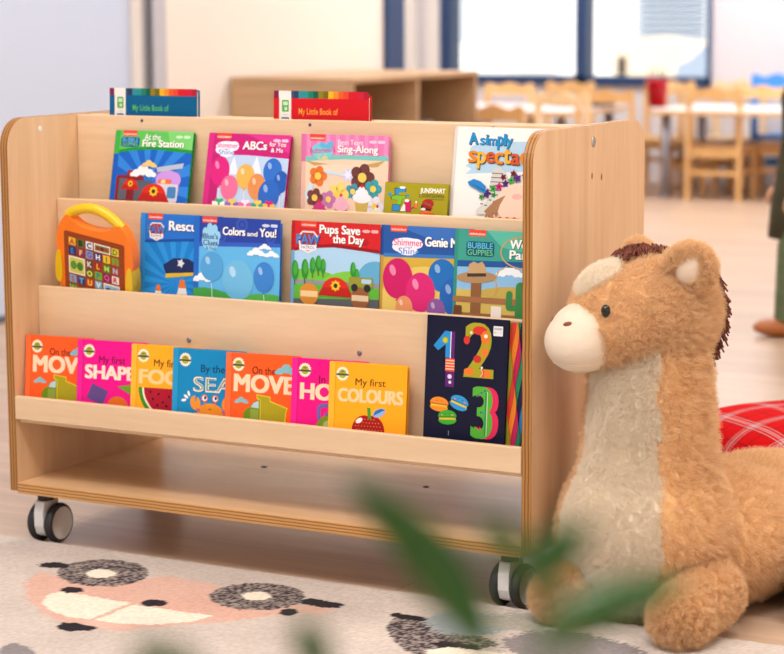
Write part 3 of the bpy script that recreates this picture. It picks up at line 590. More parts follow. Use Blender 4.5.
c.rr(12.0,8.6,13.8,19.8,.9,(60,130,70)); c.rr(10.2,10.2,11.4,13.6,.6,(60,130,70)); c.rect(11,12.6,12.4,13.6,(60,130,70)); c.rr(14.6,9.6,15.8,12.6,.6,(54,120,64)); c.rect(13.6,11.8,15.2,12.7,(54,120,64)); c.rr(7.4,13.0,9.4,19.8,.3,(234,226,214)); c.rr(0.2,13.2,1.8,19.8,.3,(110,64,40))
make_book('picture_book','teal topped picture book with a lasso and cowboy hat, next to the side panel','book',c,.1815,.1925,.007,.8955,.115,.4403,5,0,0,(60,150,134),(50,140,126),MG)

# letter toy: orange plastic case with a yellow grip, leaning forward in the middle tier
def reader():
    rt=thing('letter_toy','orange plastic letter toy with yellow carry handle, standing left on the middle tier','toy',(READER_POS),(math.radians(15.0),math.radians(10.4),math.radians(3)))
    # local frame: x right, z up, front at y=0, origin at the tile marked A
    P=lambda x,y:((x-145)/57.5*.0192,(270-y)/62*.0192)   # layout measured on the toy's own face
    s=.0194
    out=[(-1.75,-4.9),(-1.6,-3.5),(-1.75,-1.9),(-1.95,-.5),(-1.85,.6),(-1.45,1.7),(-.9,2.5),(-.55,2.75),
         (.0,2.2),(.9,1.75),(2.1,1.62),(3.4,1.75),(4.3,2.1),(4.9,2.6),(5.35,2.85),(5.9,2.5),(6.5,1.5),(6.9,.2),(7.0,-.9),(6.8,-2.0),(6.55,-3.5),(6.7,-4.9),(6.3,-5.5),(-1.3,-5.5)]
    # smooth outline
    def chaikin(p,k=2):
        for _ in range(k):
            q=[]
            for i in range(len(p)):
                a,b=p[i],p[(i+1)%len(p)]; q+=[(a[0]*.75+b[0]*.25,a[1]*.75+b[1]*.25),(a[0]*.25+b[0]*.75,a[1]*.25+b[1]*.75)]
            p=q
        return p
    body=[(a*s,b*s) for a,b in chaikin(out)]
    OR=plain('orange toy plastic',(250,126,20),.32); YL=plain('yellow toy plastic',(228,188,20),.3)
    MB().prism(body,.0,.022,'y').build('case',OR,rt,bevel=.006,seg=3)
    hp=[]; n=18
    for i in range(n+1):
        t=i/n; x=-.75+6.1*t; z=2.4+ (1.3*math.sin(PI*t)**.8) ; hp.append((x*s,.011,z*s))
    MB().tube(hp,.0098,14,flat=1.0).build('handle',YL,rt)
    for sx in (-1,1):
        X=-1.62 if sx<0 else 6.62
        g=chaikin([(X-.38,-4.7),(X-.42,-2.6),(X-.2,-1.3),(X+.2,-1.3),(X+.42,-2.6),(X+.38,-4.7)],2)
        MB().prism([(a*s,b*s) for a,b in g],-.0035,.0255,'y').build('side_grip',YL,rt,bevel=.003,seg=2)
    sc=MB(); x0,x1,z1,z0=-.95*s,6.0*s,.95*s,-5.2*s
    sc.prism(rrect(x0,z0,x1,z1,.004,4),-.0012,.001,'y',0,c=lin((150,66,30)))
    # wood-brown panel with a picture tile for every letter
    for k in range(9): sc.box((x0+.002,-.00135,z0+.006+k*.0125),(x1-.002,-.0013,z0+.007+k*.0125),0,lin((166,80,38)))
    tiles=[('A',0,0,(232,190,60),(206,60,50)),('B',1,0,(90,110,50),(30,40,30)),('C',2,0,(236,236,240),(40,60,120)),('D',5,0,(240,206,60),(60,140,60)),
     ('E',0,1,(30,50,120),(60,130,200)),('F',1,1,(140,40,110),(240,200,60)),('G',2,1,(110,170,220),(150,60,150)),('H',3,1,(40,50,130),(240,240,240)),('I',4,1,(240,200,50),(130,110,40)),('J',5,1,(120,160,60),(200,90,40)),
     ('K',2,2,(110,70,50),(226,226,230)),('L',3,2,(170,40,40),(240,190,60)),('M',4,2,(40,130,60),(200,220,80)),('N',5,2,(190,50,60),(150,200,220)),
     ('O',2,3,(40,110,50),(240,230,90)),('P',3,3,(120,180,60),(40,130,140)),('Q',4,3,(110,30,90),(226,90,150)),('R',5,3,(236,226,222),(206,60,50)),
     ('S',0,4,(110,170,210),(200,70,80)),('T',1,4,(36,60,130),(110,190,230)),('U',2,4,(200,60,40),(240,200,70)),('V',3,4,(110,180,220),(240,240,240)),('W',0,5,(60,120,50),(190,210,90))]
    hw=.40*s
    for ch,cx_,r,bg,fg in tiles:
        X,Zc=cx_*s,-r*s; sc.box((X-hw,-.0017,Zc-hw),(X+hw,-.0012,Zc+hw),0,lin(bg))
        vs,fs,a0,a1,b0,b1=glyphs(ch,.04); k=.58*s/.75
        for f in fs: sc.add([(X+(vs[i][0]-(a0+a1)/2)*k,-.0019,Zc+(vs[i][1]-(b0+b1)/2)*k) for i in f],[list(range(len(f)-1,-1,-1))],0,lin(fg))
    def pic(x0,x1,z0,z1,cols):
        sc.box((x0*s,-.0017,z0*s),(x1*s,-.0012,z1*s),0,lin((240,236,226))); sc.box(((x0+.12)*s,-.0018,(z0+.12)*s),((x1-.12)*s,-.0012,(z1-.12)*s),0,lin(cols[0]))
        for k,cc in enumerate(cols[1:]):
            w_=(x1-x0-.4)/(len(cols)-1); a=(x0+.2+k*w_)*s; zc=(z0+z1)/2*s
            sc.prism([(a+w_*s*.5+w_*s*.5*math.cos(t*PI/5),zc+(z1-z0)*.26*s*math.sin(t*PI/5)) for t in range(10)],-.0020,-.0018,'y',c=lin(cc))
    pic(2.55,4.45,-.42,.42,[(110,140,60),(150,60,50),(120,40,40),(170,70,50)])
    pic(-.45,1.45,-3.42,-1.6,[(206,206,90),(90,150,60),(70,130,50)])
    pic(3.6,5.45,-5.1,-3.6,[(150,190,220),(40,90,160),(60,110,180)])
    sc.build('letter_screen',plain('x',(0,0,0)) if False else INK,rt,colour=True)
    return rt
READER_POS=(.1105,.0705,.585)
reader()

# ---- bottom tier: seven board books overlapping like shingles, and a number book
BG='board books on the bottom tier'
CREAM=(246,214,178)
def sun_badge(c):
    c.star(2.6,2.1,1.15,1.35,16,(240,232,206)); c.ell(2.6,2.1,1.05,1.05,(240,232,206)); c.ell(2.6,2.1,.8,.8,(176,170,44)); c.rect(1.35,2.05,3.85,2.4,(70,80,70)); c.ell(2.6,1.72,.4,.12,(110,112,50),n=10)
def bcover(bg,spine):
    c=Cover(.157,.157,.1465,.1535); c.rect(0,0,15.7,15.7,bg); c.rect(0,0,1.1,15.7,spine); c.rect(1.1,0,1.25,15.7,tuple(int(v*.86) for v in bg)); sun_badge(c); return c
def cover_move():
    c=bcover((250,92,30),(252,110,56)); DK=(96,18,10)
    c.text('On the',5.6,3.65,4.9,1.35,DK,.03); c.text('MOVE',1.9,7.0,12.6,3.1,CREAM,.085)
    for k,s_,e in (((12.8,2.9),1.5,(130,188,196)),):
        c.cloud(k[0],k[1],1.25,e)
    c.cloud(3.4,8.9,.75,(130,188,196))
    Y=(170,156,24); G=(108,142,16)
    c.poly([(6.6,7.4),(9.6,7.7),(9.7,8.5),(13.4,9.6),(13.1,10.2),(12.8,13.4),(7.5,13.4),(7.4,8.6),(6.7,8.2)],(214,196,40)); c.poly([(6.8,7.6),(9.4,7.9),(9.5,8.7),(13.1,9.8),(12.9,10.1),(12.5,13.2),(7.7,13.2),(7.6,8.4),(6.9,8.0)],Y)
    for k in range(11): c.rect(8+.42*k,9.0,8.06+.42*k,13,(190,172,36))
    c.poly([(3.9,13.2),(4.0,10.9),(4.6,10.2),(5.4,9.8),(6.0,8.9),(7.4,8.4),(7.4,13.2)],G); c.poly([(5.5,9.9),(6.1,9.0),(7.2,8.6),(7.2,10.0)],(180,206,214)); c.rect(5.4,10.2,7.2,13.0,(140,160,60)); c.ell(5.9,13.4,1.3,1.2,(96,70,140)); c.ell(11,13.6,1.4,1.3,(96,70,140)); c.rect(0,13.5,15.7,15.7,(250,92,30)); return c
def cover_shapes():
    c=bcover((236,8,138),(240,30,150)); c.text('My first',4.9,4.3,6.0,1.35,(110,6,52),.03); c.text('SHAPES',1.9,7.3,13,2.5,(250,224,202),.085)
    c.poly([(3.5,8.3),(7.2,9.6),(6.0,12.4),(2.2,11.2)],(96,72,136)); c.poly([(9.2,8.6),(15.2,7.7),(14.8,11.2)],(110,160,40)); c.ell(9.4,12.6,2.4,2.1,(224,110,30)); return c
def cover_food():
    c=bcover((252,172,30),(253,184,52)); c.text('My first',5.0,4.0,6.0,1.35,(90,40,10),.03); c.text('FOOD',1.9,7.3,12.6,2.6,(240,206,140),.09)
    c.ell(9.6,8.1,7.9,6.6,(60,140,30),a0=0,a1=180); c.ell(9.6,8.1,7.1,5.9,(236,232,200),a0=0,a1=180); c.ell(9.6,8.1,6.7,5.5,(176,16,44),a0=0,a1=180)
    for u,v in ((4.4,8.9),(6.2,9.2),(8.6,9.6),(5.0,10.2),(7.2,10.7),(6.0,11.3),(8.0,11.4),(9.6,10.9),(7.0,12.5),(9.0,12.8),(10.6,9.4),(11.6,11),(12.4,9.2)): c.ell(u,v,.2,.32,(40,10,16),u*37,n=10)
    return c
def cover_sea():
    c=bcover((14,134,190),(30,150,204)); c.text('By the',6.1,4.2,5.2,1.35,(12,52,84),.03); c.text('SEA',4.6,7.9,8.6,2.7,(246,226,190),.055); c.text('SEA',4.75,7.75,8.3,2.4,(120,160,160),-.012)
    for u,v,r in ((3.0,9.0,-60),(3.6,8.4,-20),(2.5,9.7,80)): c.ell(u,v,.25,.55,WHITE,r)
    O=(240,146,40)
    c.ell(8.4,11.9,2.9,1.9,O); 
    for k in range(12): c.rect(6.0+.42*k,10.9,6.05+.42*k,12.8,(222,130,36))
    for du in (-1.3,1.0):
        c.rect(8.4+du-.1,9.2,8.4+du+.1,10.6,(236,120,40)); c.ell(8.4+du,9.1,.72,.72,(222,90,40)); c.ell(8.4+du,9.1,.52,.52,WHITE); c.ell(8.4+du+.12,9.0,.3,.35,(30,70,120))
    c.ell(5.1,10.1,1.1,1.4,O,-20); c.poly([(5.1,10.2),(5.0,8.5),(5.6,8.6)],(14,134,190)); c.ell(12.0,9.9,1.1,1.4,O,20); c.poly([(5.4,11),(6.2,11.2),(6.0,11.7),(5.3,11.5)],(206,100,130)); c.poly([(10.8,11.3),(11.8,10.9),(12,11.4),(11,11.8)],(206,100,130))
    for k in range(3): c.ell(5.6-.1*k,12.2+.5*k,.7,.18,(226,110,60),20+20*k); c.ell(11.3+.1*k,12.2+.5*k,.7,.18,(226,110,60),-20-20*k)
    c.ell(8.3,11.0,.35,.25,(180,80,30),a0=0,a1=180); return c
def cover_home():
    c=bcover((236,8,130),(240,30,146)); c.text('In the',5.6,4.3,4.6,1.35,(110,6,52),.03); c.text('HOME',1.9,7.3,12.4,2.8,CREAM,.09)
    V=(110,96,170); c.poly([(5.4,11),(5.4,8.7),(6.2,8.0),(12.4,8.0),(13.2,8.7),(13.2,11),(12.5,11),(12.4,9.0),(11.9,8.7),(6.6,8.7),(6.1,9.0),(6.1,11)],V); c.ell(9.3,12.8,4.2,3.2,(120,150,30)); c.ell(9.3,9.9,2.4,.55,V); c.ell(9.3,9.3,.55,.7,(226,180,40)); c.ell(7.6,11.7,.9,.65,(176,190,120),-20); c.rect(0,14.6,15.7,15.7,(236,8,130)); return c
def cover_colours():
    c=bcover((253,170,24),(254,182,46)); c.text('My first',5.3,4.0,6.1,1.25,(96,50,10),.03); c.text('COLOURS',1.9,7.0,13,2.3,(240,206,150),.085)
    R=(170,18,16); c.ell(7.4,12.2,2.6,2.9,R); c.ell(9.0,12.2,2.5,2.9,R); c.ell(8.2,12.9,3.1,2.6,R)
    for i in range(9):
        for j in range(8):
            u,v=5.6+.62*i+(.31 if j%2 else 0),10.0+.62*j
            if ((u-8.2)/3.1)**2+((v-12.3)/2.7)**2<.86: c.ell(u,v,.07,.09,(240,196,120),n=6); c.n-=1
    c.n+=1
    c.ell(6.3,10.3,.75,.42,(250,236,230),-30); c.poly([(7.8,7.9),(8.5,7.9),(8.7,9.9),(8.1,9.9)],(60,150,40)); c.ell(10.3,8.7,1.35,.72,(150,180,226),-24); c.poly([(9.1,9.3),(9.5,8.4),(10.6,7.9),(11.5,8.1)],(40,110,180)); return c
TB=.0122; YB7=(.0305,.0300,.0296,.0270,.0266,.0285,.0245)
rows=[('MOVE',.0233,cover_move,(250,92,30),'orange board book with a green truck, leftmost on the bottom tier'),
 ('SHAPES',.1459,cover_shapes,(236,8,138),'magenta board book printed with a purple square and orange circle'),
 ('FOOD',.2698,cover_food,(252,172,30),'yellow board book with a watermelon slice, between magenta and blue books'),
 ('SEA',.3646,cover_sea,(14,134,190),'blue board book with an orange crab on the bottom tier'),
 ('MOVE',.4801,cover_move,(250,92,30),'orange board book with a green truck, directly right of the blue crab book'),
 ('HOME',.6184,cover_home,(236,8,130),'magenta board book with a green kettle, half hidden behind a yellow one'),
 ('COLOURS',.6975,cover_colours,(253,170,24),'yellow board book with a dotted red apple, rightmost of the board books')]
for i,(nm,x,fn,base,lab) in enumerate(rows):
    make_book('board_book',lab,'book',fn(),.1465,.1535,TB,x,YB7[i],.2503,6,6.3,0.0,base,base,BG,True,tuple(int(v*.93) for v in base))
# number book: navy cover, stepped coloured page edges at its right side
NV=(14,16,44)
c=Cover(.152,.25,.1545,.2445); c.rect(0,0,15.2,25,NV); H0=len(c.L); c.w,c.h=17.6,27.0
c.poly([(2.2,7.6),(4.6,4.6),(5.9,4.7),(5.8,9.8),(4.8,9.8),(4.8,7.2),(3.2,8.5)],(40,140,210)); c.rect(6.05,4.7,6.75,9.9,(96,30,110)); c.rect(5.8,4.7,6.0,9.9,(226,224,228)); c.ell(4.7,6.4,.65,.65,(150,170,40)); c.ell(4.7,6.4,.45,.45,(206,190,40))
c.rect(4.9,9.9,6.85,12.4,(226,84,40))
for k in range(4): c.rect(4.9,10.2+.55*k,6.85,10.4+.55*k,(246,206,180))
c.rect(5.0,12.4,6.9,15.4,(92,30,112)); c.ell(5.9,13.4,.45,.45,(226,214,230)); c.ell(6.0,14.5,.32,.32,(226,214,230))
c.text('2',9.2,13.0,5.6,10.2,(166,160,34),.055); c.ell(12.0,4.1,1.5,.85,(212,52,40)); c.ell(13.2,5.4,.9,1.3,(232,116,36)); c.ell(9.3,6.1,.65,.8,(212,52,40)); c.ell(11.7,9.6,.85,.75,(200,50,40)); c.ell(10.0,12.1,1.1,.7,(236,120,40)); c.ell(13.2,8.2,.7,.9,(236,120,40)); c.poly([(12.6,11.6),(14.5,11.6),(14.5,13.0),(12.8,13.0)],(226,70,50)); c.rect(13.2,11.6,14.5,13,(238,120,40)); c.ell(13.3,5.1,.4,.4,(240,230,214)); c.ell(10.2,4.6,.28,.28,(236,220,200)); c.ell(12.7,11.2,.25,.25,(240,230,214))
for t in range(9): c.ell(12.55+.35*math.sin(t*.4),11.6+.16*t,.06,.1,WHITE,n=6)
c.text('3',12.3,24.6,4.0,9.6,(222,40,90),.055); c.text('3',11.2,24.6,3.8,9.6,(84,176,52),.055); c.rect(14.1,15.8,14.25,24.3,(210,220,200)); c.rect(13.7,16,14.05,24.2,(40,150,70))
for u,v,col in ((11.6,16.0,(30,110,150)),(12.3,15.6,(30,110,150)),(10.9,16.6,(30,110,150)),(11.6,19.8,(30,90,150)),(12.1,19.9,(60,120,190))): c.ell(u+1.3,v,.2,.2,col,n=10)
def macaron(u,v,col,r):
    M=lambda x,y:(u+x*math.cos(r)-y*math.sin(r),v+x*math.sin(r)+y*math.cos(r)); d=tuple(int(k*.78) for k in col)
    c.poly([M(2*math.cos(t),-.25-1.25*math.sin(t)) for t in [PI*k/10 for k in range(11)]],col); c.poly([M(-2,-.25),M(2,-.25),M(1.9,.0),M(-1.9,.0)],d); c.poly([M(-1.8,0),M(1.8,0),M(1.8,.4),M(-1.8,.4)],(226,190,50)); c.poly([M(2*math.cos(t),.4+.95*math.sin(t)) for t in [PI*k/10 for k in range(11)]],col)
    for e in (-.5,.5): c.ell(*M(e,-.75),.1,.1,(60,30,30),n=8); c.ell(*M(e*2.2,-.5),.22,.16,(240,120,120),n=8)
macaron(3.9,19.0,(240,140,40),.05); macaron(8.2,18.4,(50,150,210),.3); macaron(5.8,21.4,(60,170,50),-.06)
c.rr(14.9,3.0,16.9,4.9,.1,(232,230,232)); 
for k in range(9): c.rect(15.1+.18*k,3.3,15.18+.18*k,3.75,(110,110,116)); c.rect(15.15+.18*k,4.05,15.2+.17*k,4.45,(110,110,116))
c.text('I',6.1,24.8,.15,.9,(150,150,170),.01)
c.w,c.h=15.2,25.0
c.L=c.L[:H0]+[([((p[0]-2.2)*.88+1.3,(p[1]-4.6)*.91+2.6) for p in P],F,col,n) for P,F,col,n in c.L[H0:]]
rt=make_book('number_book','large navy number book with stepped colourful page edges on the bottom tier','book',c,.1545,.2445,.006,.8745,.0450,.2503,5.0,0,0,NV,NV)
tabs=[(.158,(150,140,40)),(.161,(214,60,50)),(.166,(230,130,40)),(.170,(196,30,90)),(.174,(40,130,90)),(.178,(30,32,70)),(.182,(40,130,200))]
for k,(wd,col) in enumerate(tabs):
    pts=[(.1,.002)]
    for j in range(21):
        v=.002+.239*j/20; pts.append((wd+.004*math.sin(j*.62+k*1.5),v))
    pts.append((.1,.241)); y=.0007+k*.0014
    tb=MB(); tb.prism(pts,y,y+.0011,'y',c=lin(col)); tb.build('tabbed_page',INK,rt,colour=True)

# two books stowed in the gap behind the back board, only their tops showing
def stow(x,label,bg,txt,roll):
    c=Cover(.203,.266); c.rect(0,0,20.3,26.6,bg)
    cols=[(130,20,70),(240,232,224),(240,232,224),(52,84,120),(46,58,92),(44,138,150),(36,140,140),(28,120,100),(18,92,70),(140,120,20),(110,100,20),(244,176,30),(240,140,30),(226,90,40),(220,70,40),(206,24,40),(206,20,40),(196,30,60),(170,24,44)]
    w=20.3/len(cols)
    for k,col in enumerate(cols): c.rect(k*w,0,(k+1)*w,1.35,col); c.n-=1
    c.n+=1
    c.rect(1.15,0,3.75,26.6,(240,232,224)); c.rr(1.75,1.7,3.25,3.9,.2,(86,170,76)); c.rr(2.0,2.0,3.0,2.7,.12,(200,226,190)); c.rr(2.3,3.0,2.9,3.6,.12,(200,226,190)); c.rect(1.9,4.4,3.1,4.5,(190,184,180)); c.rr(1.65,4.9,3.3,6.6,.2,(50,96,160)); c.rr(1.9,5.2,2.4,5.8,.1,WHITE); c.rr(2.6,5.2,3.1,6.2,.1,WHITE)
    c.text('My Little Book of',5.4,4.3,8.4,1.15,txt,.006,rot=0)
    make_book('storybook',label,'book',c,.203,.264 if x<.2 else .258,.011,x,.2500,.6003,1.8,0,0,bg,bg,'storybooks stowed behind the back board')
stow(.0775,'blue storybook with a rainbow strip, poking up behind the left of the display',(0,92,140),(96,200,70),-.6)
stow(.4535,'red storybook with a rainbow strip, poking up behind the middle of the display',(206,18,30),(250,170,60),-.9)
# ------------------------------------------------------------------ plush horse
XR=Vector((math.cos(YAW),math.sin(YAW),0)); YF=Vector((-math.sin(YAW),math.cos(YAW),0))
HN=CAM+YF*3.5+XR*((650-392)/F*3.5); HN.z=.0105
ang=math.radians(41)
FWD=-XR*math.sin(ang)-YF*math.cos(ang); LFT=Vector((-FWD.y,FWD.x,0))
horse=thing('plush_horse','large tan plush horse with cream chest sitting on the rug beside the display','plush toy',HN,(0,0,math.atan2(FWD.y,FWD.x)))
# local frame: x forward, y to the horse's left, z up.  Convert from view-aligned offsets (right, away, up)
def hv(a,b,z):
    w=XR*a+YF*b; return Vector((w.dot(FWD),w.dot(LFT),z))
def remesh(parts,vox,smooth=6,cut=None):
    mb=MB()
    for p in parts: p(mb)
    o=mb.build('tmp',TANFAB)
    r=o.modifiers.new('r','REMESH'); r.mode='VOXEL'; r.voxel_size=vox
    s=o.modifiers.new('s','SMOOTH'); s.iterations=smooth; s.factor=.5
    dg=bpy.context.evaluated_depsgraph_get(); me=bpy.data.meshes.new_from_object(o.evaluated_get(dg))
    old=o.data; bpy.data.objects.remove(o); bpy.data.meshes.remove(old)
    for p in me.polygons: p.use_smooth=True
    return me
def furmat(name,rgb,rgb2,trans=.3):
    mt,nt,p=newmat(name); hi=nd(nt,'ShaderNodeHairInfo'); r=nd(nt,'ShaderNodeValToRGB')
    r.color_ramp.elements[0].color=(*lin(rgb2),1); r.color_ramp.elements[1].color=(*lin(rgb),1)
    nt.links.new(hi.outputs['Random'],r.inputs[0]); nt.links.new(r.outputs[0],p.inputs['Base Color'])
    p.inputs['Roughness'].default_value=.75; p.inputs['Specular IOR Level'].default_value=.25
    tr=nd(nt,'ShaderNodeBsdfTranslucent'); nt.links.new(r.outputs[0],tr.inputs[0]); mx=nd(nt,'ShaderNodeMixShader'); mx.inputs[0].default_value=trans   # pile fibres let light through
    nt.links.new(p.outputs[0],mx.inputs[1]); nt.links.new(tr.outputs[0],mx.inputs[2]); nt.links.new(mx.outputs[0],nt.nodes['Material Output'].inputs['Surface'])
    return mt
TANFAB=plain('tan plush backing',(226,182,130),.95,.1)
CREAMFAB=plain('cream plush backing',(250,240,224),.95,.1)
TANFUR=furmat('tan plush pile',(255,230,190),(230,184,134))
CREAMFUR=furmat('cream plush pile',(255,247,233),(249,236,216),.42)
MUZ=plain('cream velour',(228,210,188),.85,.15,0,.25,420)
def fur(o,mt,count,length,kids,comb=(0,0,-.0),clump=.45,rough=.022,rad=.0006):
    o.data.materials.append(mt)
    md=o.modifiers.new('pile','PARTICLE_SYSTEM'); ps=md.particle_system; st=ps.settings
    st.type='HAIR'; st.count=count; st.emit_from='FACE'; st.use_advanced_hair=True; st.hair_length=length; st.hair_step=4; st.display_step=3; st.render_step=3
    st.normal_factor=length*.21; st.object_align_factor=tuple(v*length*.25 for v in comb); st.factor_random=length*.06
    st.use_even_distribution=True; st.use_modifier_stack=True
    st.child_type='INTERPOLATED'; st.rendered_child_count=kids; st.child_percent=2; st.clump_factor=clump; st.clump_shape=.2
    st.roughness_1=.006; st.roughness_1_size=.4; st.roughness_2=rough*.6; st.child_length=1; st.child_length_threshold=0
    st.roughness_endpoint=.0
    st.material=len(o.data.materials); st.root_radius=1.0; st.tip_radius=.25; st.radius_scale=rad; st.use_close_tip=True
    ps.seed=5
    return o
def submesh(me,sel,name,mats,parent,offset=0):
    """the faces sel(face centre, normal) of a mesh as a mesh of its own"""
    bm=bmesh.new(); bm.from_mesh(me)
    kill=[f for f in bm.faces if not sel(f.calc_center_median(),f.normal)]
    bmesh.ops.delete(bm,geom=kill,context='FACES')
    if offset:
        bm.normal_update()
        for v in bm.verts: v.co+=v.normal*offset
    m2=bpy.data.meshes.new(name); bm.to_mesh(m2); bm.free(); m2.materials.clear(); m2.materials.append(mats)
    for p in m2.polygons: p.use_smooth=True
    return link(bpy.data.objects.new(name,m2),parent)
def cap(p,q,r0,r1,k=12):
    p,q=Vector(p),Vector(q)
    def f(mb):
        for i in range(k+1):
            t=i/k; mb.ball(p.lerp(q,t),r0+(r1-r0)*t,20,12)
    return f
def ellipsoid(c,r,rot=0):
    M=Matrix.Translation(c)@Matrix.Rotation(rot,4,'Z')
    return lambda mb: mb.ball((0,0,0),r,28,18,M=M)
body=remesh([ellipsoid((.0,0,.145),(.138,.142,.150)),ellipsoid((-.005,0,.225),(.112,.112,.13)),ellipsoid((-.18,0,.105),(.225,.170,.110)),ellipsoid((-.40,0,.100),(.17,.165,.102)),
    cap((-.008,0,.25),(-.004,0,.46),.106,.090), ellipsoid((-.46,.15,.07),(.15,.08,.075)), ellipsoid((-.46,-.13,.07),(.15,.08,.075))],.009,10)
# flatten where it sits
for v in body.vertices:
    if v.co.z<.004: v.co.z=.004
HW=math.radians(42)
def is_chest(c,n):
    w=HW+.02*math.sin(c.z*60); a=math.atan2(c.y,c.x+.012)
    return abs(a)<w*(1.0 if c.z>.12 else .72+.28*c.z/.12) and c.x>.02 and .02<c.z<.46
bo=submesh(body,lambda c,n: not is_chest(c,n),'body',TANFAB,horse); fur(bo,TANFUR,9000,.018,22,(-.25,0,-.45))
ch=submesh(body,is_chest,'chest_panel',CREAMFAB,horse); ch['label']='cream plush chest panel'; fur(ch,CREAMFUR,4200,.0085,30,(0,0,-.3),.3)
# head
gA=math.radians(71); 
def gdir(a,b,c): # forward along the face, sideways to the horse's left, up -> horse frame
    fw=hv(-math.sin(gA),-math.cos(gA),0); lf=Vector((-fw.y,fw.x,0)); return fw*a+lf*b+Vector((0,0,c))
HC=hv(-.002,.012,.507)
hrot=math.atan2(gdir(1,0,0).y,gdir(1,0,0).x)
def E(a,b,c,r): return ellipsoid(HC+gdir(a,b,c),r,hrot)
head=remesh([E(0,0,-.002,(.107,.106,.099)),E(.035,0,-.018,(.098,.098,.082)),E(-.015,0,.004,(.102,.098,.096)),E(.06,0,.01,(.066,.068,.07))],.007,8)
def head_sel(c): return c-HC
FWH=gdir(1,0,0); LFH=gdir(0,1,0)
def is_blaze(c,n):
    d=c-HC; a=d.dot(FWH); b=d.dot(LFH); z=d.z
    el=math.atan2(z,a)   # up from straight ahead
    return a>0 and n.x is not None and ((el-.66)/.37)**2+(b/.037)**2<1
ho=submesh(head,lambda c,n: not is_blaze(c,n),'head',TANFAB,horse); fur(ho,TANFUR,4200,.013,22,tuple(gdir(-.45,0,-.2)),.45)
bz=submesh(head,is_blaze,'blaze',CREAMFAB,horse); bz['label']='white plush blaze on the forehead'; fur(bz,CREAMFUR,420,.012,30,tuple(gdir(-.4,0,.1)),.3)
# muzzle
MC=HC+gdir(.106,.0,-.034)
mz=remesh([ellipsoid(MC,(.062,.067,.059),hrot),ellipsoid(MC+gdir(.012,0,-.008),(.058,.064,.052),hrot),ellipsoid(MC+gdir(-.03,0,0),(.045,.060,.054),hrot)],.005,6)
mo=link(bpy.data.objects.new('muzzle',mz),horse); mz.materials.clear(); mz.materials.append(MUZ); mo['label']='smooth cream muzzle'
def surf(me,o,d):
    """point where a ray from inside the mesh leaves it"""
    from mathutils.bvhtree import BVHTree
    bm=bmesh.new(); bm.from_mesh(me); t=BVHTree.FromBMesh(bm); h=t.ray_cast(Vector(o)+Vector(d).normalized()*.4,-Vector(d).normalized()); bm.free()
    return h[0],h[1]
NOSB=plain('brown embroidery thread',(128,64,40),.7)
for s in (1,-1):
    p,n=surf(mz,MC,gdir(.80,s*.50,.46)); q=n.to_track_quat('Z','Y').to_matrix().to_4x4()
    # nostril lies along the cheek line
    t=gdir(-.55,s*.8,.2); t=(t-n*t.dot(n)).normalized(); bt=n.cross(t)
    M=Matrix(((t.x,bt.x,n.x,p.x),(t.y,bt.y,n.y,p.y),(t.z,bt.z,n.z,p.z),(0,0,0,1)))
    MB().ball((0,0,0),(.0085,.0042,.0016),16,8,M=M).build('nostril',NOSB,horse)
    p,n=surf(head,HC,gdir(.85,.54 if s>0 else -.64,.12)); 
    MB().ball(p+n*.006,(.0078,.0078,.0105),20,14).build('eye',plain('black bead eye',(10,9,9),.08,.6),horse)
# mouth seam
mt_=MB(); pts=[]
for k in range(25):
    a=-1.25+2.5*k/24; p,n=surf(mz,MC+Vector((0,0,-.030)),gdir(math.cos(a),math.sin(a),-.12-.10*math.cos(a))); pts.append(p+n*.0002)
mt_.tube(pts,.0011,6).build('mouth_seam',plain('seam thread',(226,206,180),.9),horse)
# ears
def ear(s):
    base=HC+gdir(-.036,s*.076,.070 if s>0 else .056); up=gdir(-.16,s*.46,.66).normalized(); fw_=(gdir(.50,s*.85,.05)); fw_=(fw_-up*fw_.dot(up)).normalized(); sd=up.cross(fw_)
    M=Matrix(((sd.x,fw_.x,up.x,base.x),(sd.y,fw_.y,up.y,base.y),(sd.z,fw_.z,up.z,base.z),(0,0,0,1)))
    def f(mb):
        for k in range(15):                       # rim of the cupped ear
            t=-.9+ (PI+1.8)*k/14; mb.ball((.030*math.cos(t),.004+.006*abs(math.cos(t)),.018+.032*math.sin(t)),.0125,12,8,M=M)
        mb.ball((0,-.008,.016),(.034,.010,.036),16,10,M=M)
    me=remesh([f],.005,4); o=link(bpy.data.objects.new('ear',me),horse); me.materials.clear(); me.materials.append(TANFAB)
    fur(o,TANFUR,900,.008,26,(0,0,0),.3)
    MB().ball((0,.016,.020),(.0235,.011,.031),16,10,M=M).build('inner_ear',MUZ,o)
ear(1); ear(-1)
# front legs
def leg(p,q,r0,r1):
    me=remesh([cap(p,q,r0,r1),lambda mb: mb.ball(q,(r1*1.08,r1*1.02,r1),20,14)],.007,5)
    for v in me.vertices:
        if v.co.z<.003: v.co.z=.003
    o=link(bpy.data.objects.new('leg',me),horse); me.materials.clear(); me.materials.append(TANFAB); fur(o,TANFUR,1700,.0145,30,(.25,0,-.2),.45); return o
leg(hv(.10,-.09,.060),hv(.036,-.195,.047),.050,.044)
leg(hv(-.085,-.0,.058),hv(-.142,-.055,.045),.046,.042)
# hind feet show only beyond the frame but finish the toy
leg(Vector((-.30,.20,.05)),Vector((-.19,.235,.045)),.048,.044)
